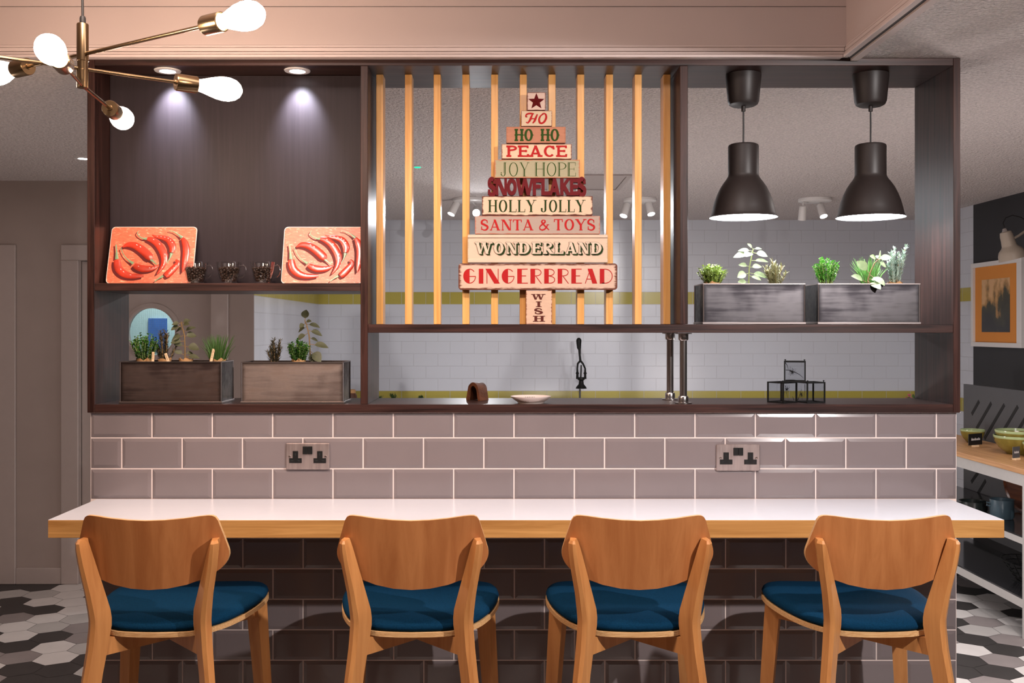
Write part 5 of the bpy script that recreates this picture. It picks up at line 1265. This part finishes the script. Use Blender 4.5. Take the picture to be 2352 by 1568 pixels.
b = MB(); pk = plain('pink_petal', (0.55, 0.12, 0.16), .6)
for k in range(7): b.blob(Vector((x+fr.uniform(-.034, .034), 7.88+fr.uniform(-.03, .03), KZ+fr.uniform(.10, .13))), .008, .008, .008, pk)
b.build('flowers', d)

# ================================================================== DISPLAY BENCH AT RIGHT
BX0, BX1, BY0, BY1, BZ = 2.65, 3.08, 5.0, 6.85, 0.861
bn = thing('display_bench', 'white framed display bench with oak top and dark shelves along the charcoal wall', 'bench', ((BX0+BX1)/2, (BY0+BY1)/2, 0))
b = MB(); b.box(BX0, BY0, BZ-0.028, BX1, BY1, BZ, M['bench_wood'], 0.002); b.build('bench_top', bn)
M['bench_frame'] = plain('light_grey_frame', (0.46, 0.44, 0.42), 0.45, noise=0.03)
for yy_ in (BY0+0.002, BY1-0.047):
    for xx_ in (BX0+0.004, BX1-0.05):
        b = MB(); b.box(xx_, yy_, 0, xx_+0.045, yy_+0.045, BZ-0.0285, M['bench_frame'], 0.002); b.build('leg', bn)
def rails(z0, z1_, nm):
    b = MB()
    b.box(BX0+0.006, BY0+0.048, z0, BX0+0.03, BY1-0.048, z1_, M['bench_frame']); b.box(BX1-0.03, BY0+0.048, z0, BX1-0.006, BY1-0.048, z1_, M['bench_frame'])
    b.box(BX0+0.05, BY0+0.01, z0, BX1-0.051, BY0+0.03, z1_, M['bench_frame']); b.box(BX0+0.05, BY1-0.03, z0, BX1-0.051, BY1-0.01, z1_, M['bench_frame'])
    b.build(nm, bn, smooth=0)
rails(BZ-0.088, BZ-0.029, 'apron'); rails(0.478, 0.510, 'shelf_rail'); rails(0.155, 0.198, 'shelf_rail')
M['dark_shelf'] = plain('dark_gloss_shelf', (0.018, 0.018, 0.020), 0.12)
for z in (0.5105, 0.1985):
    b = MB(); b.box(BX0+0.008, BY0+0.05, z, BX1-0.008, BY1-0.05, z+0.008, M['dark_shelf']); b.build('shelf', bn, smooth=0)
# slotted back panel of the bench
PX0 = BX1+0.006; PY1 = PX0*F/(2213-VX); zpt = CZ-(881.5-VY)*PY1/F
b = MB(); b.box(PX0, 4.6, 0.25, PX0+0.02, PY1, zpt, M['panel_grey'], 0.001); pn = b.build('back_panel', bn)
b = MB()
def slot(px0, py0, px1, py1, ww=0.012):
    def W_(px, py): Yp_ = PX0*F/(px-VX); return Vector((PX0-0.0012, Yp_, CZ-(py-VY)*Yp_/F))
    a_, c = W_(px0, py0), W_(px1, py1); t = (c-a_).normalized(); nn = Vector((0, -t.z, t.y))*ww
    b.loft([[p-nn, p+nn, p+nn+Vector((0.0016, 0, 0)), p-nn+Vector((0.0016, 0, 0))] for p in (a_, c)], M['slot'])
for (q0, q1, q2, q3) in ((2249, 921, 2232, 951), (2277, 925, 2243, 984), (2307, 929, 2261, 1007), (2338, 933, 2304, 990), (2369, 937, 2337, 990), (2247, 1084, 2231, 1107), (2264, 1103, 2241, 1142), (2400, 941, 2366, 1000)): slot(q0, q1, q2, q3)
b.build('slots', pn, smooth=0)
# bowls, cards
M['bowl'] = plain('olive_glaze', (0.20, 0.155, 0.030), 0.15, noise=0.25, nscale=25)
M['bowl_rim'] = plain('pale_green_glaze', (0.36, 0.44, 0.22), 0.15, noise=0.1)
def bowl(c, r, h, label, grp='green glazed bowls on the bench'):
    d = thing('glazed_bowl', label, 'bowl', c, grp)
    b = MB(); b.lathe([(0.0, 0.0), (r*.45, 0.0), (r*.50, h*.06), (r*.78, h*.35), (r*.93, h*.65), (r*.975, h*.86), (r*.93, h*.86), (r*.72, h*.35), (r*.4, h*.10), (0.0, h*.08)], c, M['bowl'], seg=40); b.build('bowl_body', d)
    b = MB(); b.lathe([(r*.975, h*.861), (r*1.0, h*.93), (r*1.0, h), (r*.95, h), (r*.93, h*.861)], c, M['bowl_rim'], seg=40); b.build('rim', d)
def onb(px, py, z=BZ):
    Y = (CZ-z)*F/(py-VY); return ((px-VX)*Y/F, Y)
x, y = onb(2234, 1016); bowl((x, y, BZ+0.0005), 0.072, 0.082, 'pale rimmed green bowl at the far end of the bench, behind the black card')
x, y = onb(2338, 1042)
bowl((x, y, BZ+0.0005), 0.128, 0.105, 'olive glazed bowl underneath its twin on the near part of the bench')
bowl((x, y, BZ+0.030), 0.120, 0.105, 'olive glazed bowl nested on top of another on the bench')
x, y = onb(2367, 1050); bowl((x, y-0.02, BZ+0.0005), 0.05, 0.085, 'small green bowl at the picture edge on the bench')
def card(px, py, w_, h, label, col, text=True):
    x, y = onb(px, py); d = thing('sign_card', label, 'sign', (x, y, BZ+0.0005)); d.rotation_euler = (0, 0, R(28))
    b = MB(); b.box(-0.02, -0.012, 0, 0.02, 0.012, 0.011, M['stick'], 0.001); b.build('wooden_stand', d, local=True)
    b = MB(); b.box(-w_/2, -0.0012, 0.0112, w_/2, 0.0012, 0.0112+h, col, 0.0004); cc = b.build('card', d, local=True)
    if text:
        b = MB()
        for k in range(8):
            u = -w_*.30+k*w_*.082; b.face([(u, -0.0016, .011+h*.42), (u+w_*.055, -0.0016, .011+h*.42), (u+w_*.05, -0.0016, .011+h*(.58+.08*(k % 3 == 0))), (u+w_*.01, -0.0016, .011+h*.58)], M['white_metal'])
        b.build('lettering', cc, smooth=0, local=True)
card(2240, 1026, 0.125, 0.068, 'black card with white writing in front of the far green bowl', M['black_plastic'])
card(2334, 1056, 0.06, 0.06, 'small grey card in a wooden stand in front of the nested bowls', M['panel_grey'])
# things on the bench shelves
def onx(px, py, z):
    Y = (CZ-z)*F/(py-VY); return ((px-VX)*Y/F, Y)
z = 0.519
d = thing('wooden_tray', 'round dark wooden tray standing on the upper bench shelf', 'tray', (2.97, 5.72, z+0.0005))
b = MB(); b.lathe([(0.0, 0.0), (0.112, 0.0), (0.122, -0.008), (0.125, -0.008), (0.120, 0.008), (0.0, 0.012)], (2.975, 5.72, z+0.1255), wood('dark_red_wood', (0.05, 0.014, 0.006), (0.16, 0.05, 0.02), 'Y', 0.3), axis=(0.97, 0, 0.22), seg=40); b.build('tray_body', d)
M['blue_enamel'] = plain('blue_grey_enamel', (0.045, 0.075, 0.095), 0.3, noise=0.1)
M['dark_enamel'] = plain('dark_enamel', (0.012, 0.016, 0.015), 0.25)
def pot(x, y, r, h, m, label, name='enamel_pot'):
    d = thing(name, label, 'pot', (x, y, z+0.0005), 'pots on the upper bench shelf')
    b = MB(); b.lathe([(0.0, 0.0), (r*.9, 0.0), (r, h*.12), (r, h), (r*1.06, h*1.02), (r*.95, h*1.0), (r*.93, h*.1), (0.0, h*.08)], (x, y, z+0.0005), m, seg=32); b.build('pot_body', d)
    b = MB(); b.tube([(x-r*1.0, y, z+h*.8), (x-r*1.35, y, z+h*.85), (x-r*1.35, y, z+h*.7), (x-r*1.0, y, z+h*.65)], 0.005, m, 8); b.build('handle', d)
x, y = onx(2301, 1190, z); pot(x, y, 0.062, 0.105, M['blue_enamel'], 'blue-grey enamel pot in front of the round wooden tray')
x, y = onx(2236, 1172, z); pot(x, y, 0.075, 0.055, M['dark_enamel'], 'low dark pan at the far end of the upper bench shelf', 'low_pan')
d = thing('wire_basket', 'dark wire basket on the lower bench shelf', 'wire basket', (2.86, 5.35, 0.207))
b = MB(); fr = random.Random(9); wq = [Vector((2.86, 5.36, 0))]
for k in range(6):
    rr = 0.055+0.014*k; zz = 0.2105+0.021*k
    b.tube([(2.86+rr*math.cos(2*math.pi*q/28), 5.36+rr*1.5*math.sin(2*math.pi*q/28), zz) for q in range(29)], 0.0020, M['black_metal'], 6)
for k in range(18):
    an = 2*math.pi*k/18; b.tube([(2.86+.055*math.cos(an), 5.36+.0825*math.sin(an), .2105), (2.86+.125*math.cos(an), 5.36+.1875*math.sin(an), .3155)], 0.0020, M['black_metal'], 6)
for k in range(5): b.tube([(2.80+.03*k, 5.36-.075, .2105), (2.80+.03*k, 5.36+.075, .2105)], 0.0020, M['black_metal'], 6)
b.build('wires', d)
# framed picture on the charcoal wall
d = thing('framed_picture', 'white framed dark print with an orange mount on the charcoal wall', 'picture', (XW-0.02, 6.98, 1.745))
def wy(px): return XW*F/(px-VX)
fy1, fy0 = wy(2239), wy(2356); fz1 = CZ+(VY-606)*fy1/F; fz0 = CZ-(795-VY)*fy1/F
ft = 0.032
b = MB()
b.box(XW-0.030, fy0, fz0, XW-0.001, fy1, fz0+ft, M['white_metal'], 0.001); b.box(XW-0.030, fy0, fz1-ft, XW-0.001, fy1, fz1, M['white_metal'], 0.001)
b.box(XW-0.030, fy0, fz0+ft, XW-0.001, fy0+ft+0.03, fz1-ft, M['white_metal'], 0.001); b.box(XW-0.030, fy1-ft, fz0+ft, XW-0.001, fy1, fz1-ft, M['white_metal'], 0.001); b.build('frame', d)
b = MB(); b.box(XW-0.012, fy0+ft+0.03, fz0+ft, XW-0.008, fy1-ft, fz1-ft, plain('orange_mount', (0.72, 0.27, 0.045), 0.7), 0); b.build('mount', d, smooth=0)
iy1, iy0 = wy(2259), wy(2324); iz1, iz0 = fz1-0.125, fz0+0.105
def print_mat():
    m, nt, b_ = new_mat('abstract_dark_print'); setp(b_, rough=0.35)
    tc = nt.nodes.new('ShaderNodeTexCoord'); mp = nt.nodes.new('ShaderNodeMapping'); mp.inputs['Scale'].default_value = (1, 1.6, 1.1); nt.links.new(tc.outputs['Generated'], mp.inputs[0])
    n = nt.nodes.new('ShaderNodeTexNoise'); n.inputs['Scale'].default_value = 2.2; n.inputs['Detail'].default_value = 4; nt.links.new(mp.outputs[0], n.inputs['Vector'])
    sp_ = nt.nodes.new('ShaderNodeSeparateXYZ'); nt.links.new(tc.outputs['Generated'], sp_.inputs[0])
    mt = nt.nodes.new('ShaderNodeMath'); mt.operation = 'MULTIPLY_ADD'; mt.inputs[1].default_value = 0.55; nt.links.new(sp_.outputs[2], mt.inputs[0]); nt.links.new(n.outputs[0], mt.inputs[2])
    rp = nt.nodes.new('ShaderNodeValToRGB'); e = rp.color_ramp.elements; e[0].position = 0.55; e[0].color = (0.022, 0.022, 0.025, 1); e[1].position = 1.0; e[1].color = (0.70, 0.42, 0.20, 1)
    k = e.new(0.80); k.color = (0.05, 0.048, 0.03, 1); k = e.new(0.90); k.color = (0.45, 0.24, 0.08, 1)
    nt.links.new(mt.outputs[0], rp.inputs[0]); nt.links.new(rp.outputs[0], b_.inputs['Base Color']); return m
b = MB(); b.box(XW-0.0135, iy0, iz0, XW-0.0125, iy1, iz1, print_mat()); b.build('print', d, smooth=0)
# wall lamp
M['cream'] = plain('cream_enamel', (0.42, 0.35, 0.28), 0.35)
YL2 = 6.3; lp = YL2/F
d = thing('wall_lamp', 'cream jointed reading lamp above the framed picture', 'wall lamp', (3.3, YL2, 2.05))
def LP(px, py, dy=0): return P(px, py, YL2+dy)
top, bot = LP(2309, 531), LP(2327, 596); ax = (bot-top); L = ax.length
b = MB(); b.lathe([(0.018, 0.0), (0.034, 0.006), (0.039, 0.03), (0.041, 0.09), (0.050, 0.105), (0.070, 0.125), (0.080, 0.150), (0.083, L*0.98), (0.080, L*0.98), (0.066, 0.125), (0.045, 0.105), (0.036, 0.02), (0.0, 0.015)], top, M['cream'], axis=ax, seg=36); b.build('lamp_shade', d)
b = MB(); b.lathe([(0.0, -0.02), (0.012, -0.018), (0.018, -0.004), (0.02, 0.002)], top, M['chrome'], axis=ax, seg=20); b.build('cap', d)
elbow = LP(2372, 518, 0.05); wallp = Vector((XW-0.012, elbow.y+0.05, elbow.z-0.25))
b = MB(); b.tube([LP(2322, 551), LP(2340, 541), elbow], 0.008, M['cream'], 10); b.tube([elbow, wallp], 0.008, M['cream'], 10); b.build('arm', d)
b = MB(); b.lathe([(0.0, 0.012), (0.045, 0.012), (0.05, -0.012), (0.0, -0.02)], wallp, M['cream'], axis=(1, 0, 0), seg=24); b.build('wall_plate', d)
b = MB(); b.tube([LP(2307, 522), LP(2304, 512, .02), LP(2310, 500, .03), LP(2326, 494, .04), LP(2345, 499, .05), LP(2366, 512, .06)], 0.0028, M['cable'], 8); b.build('cable', d)
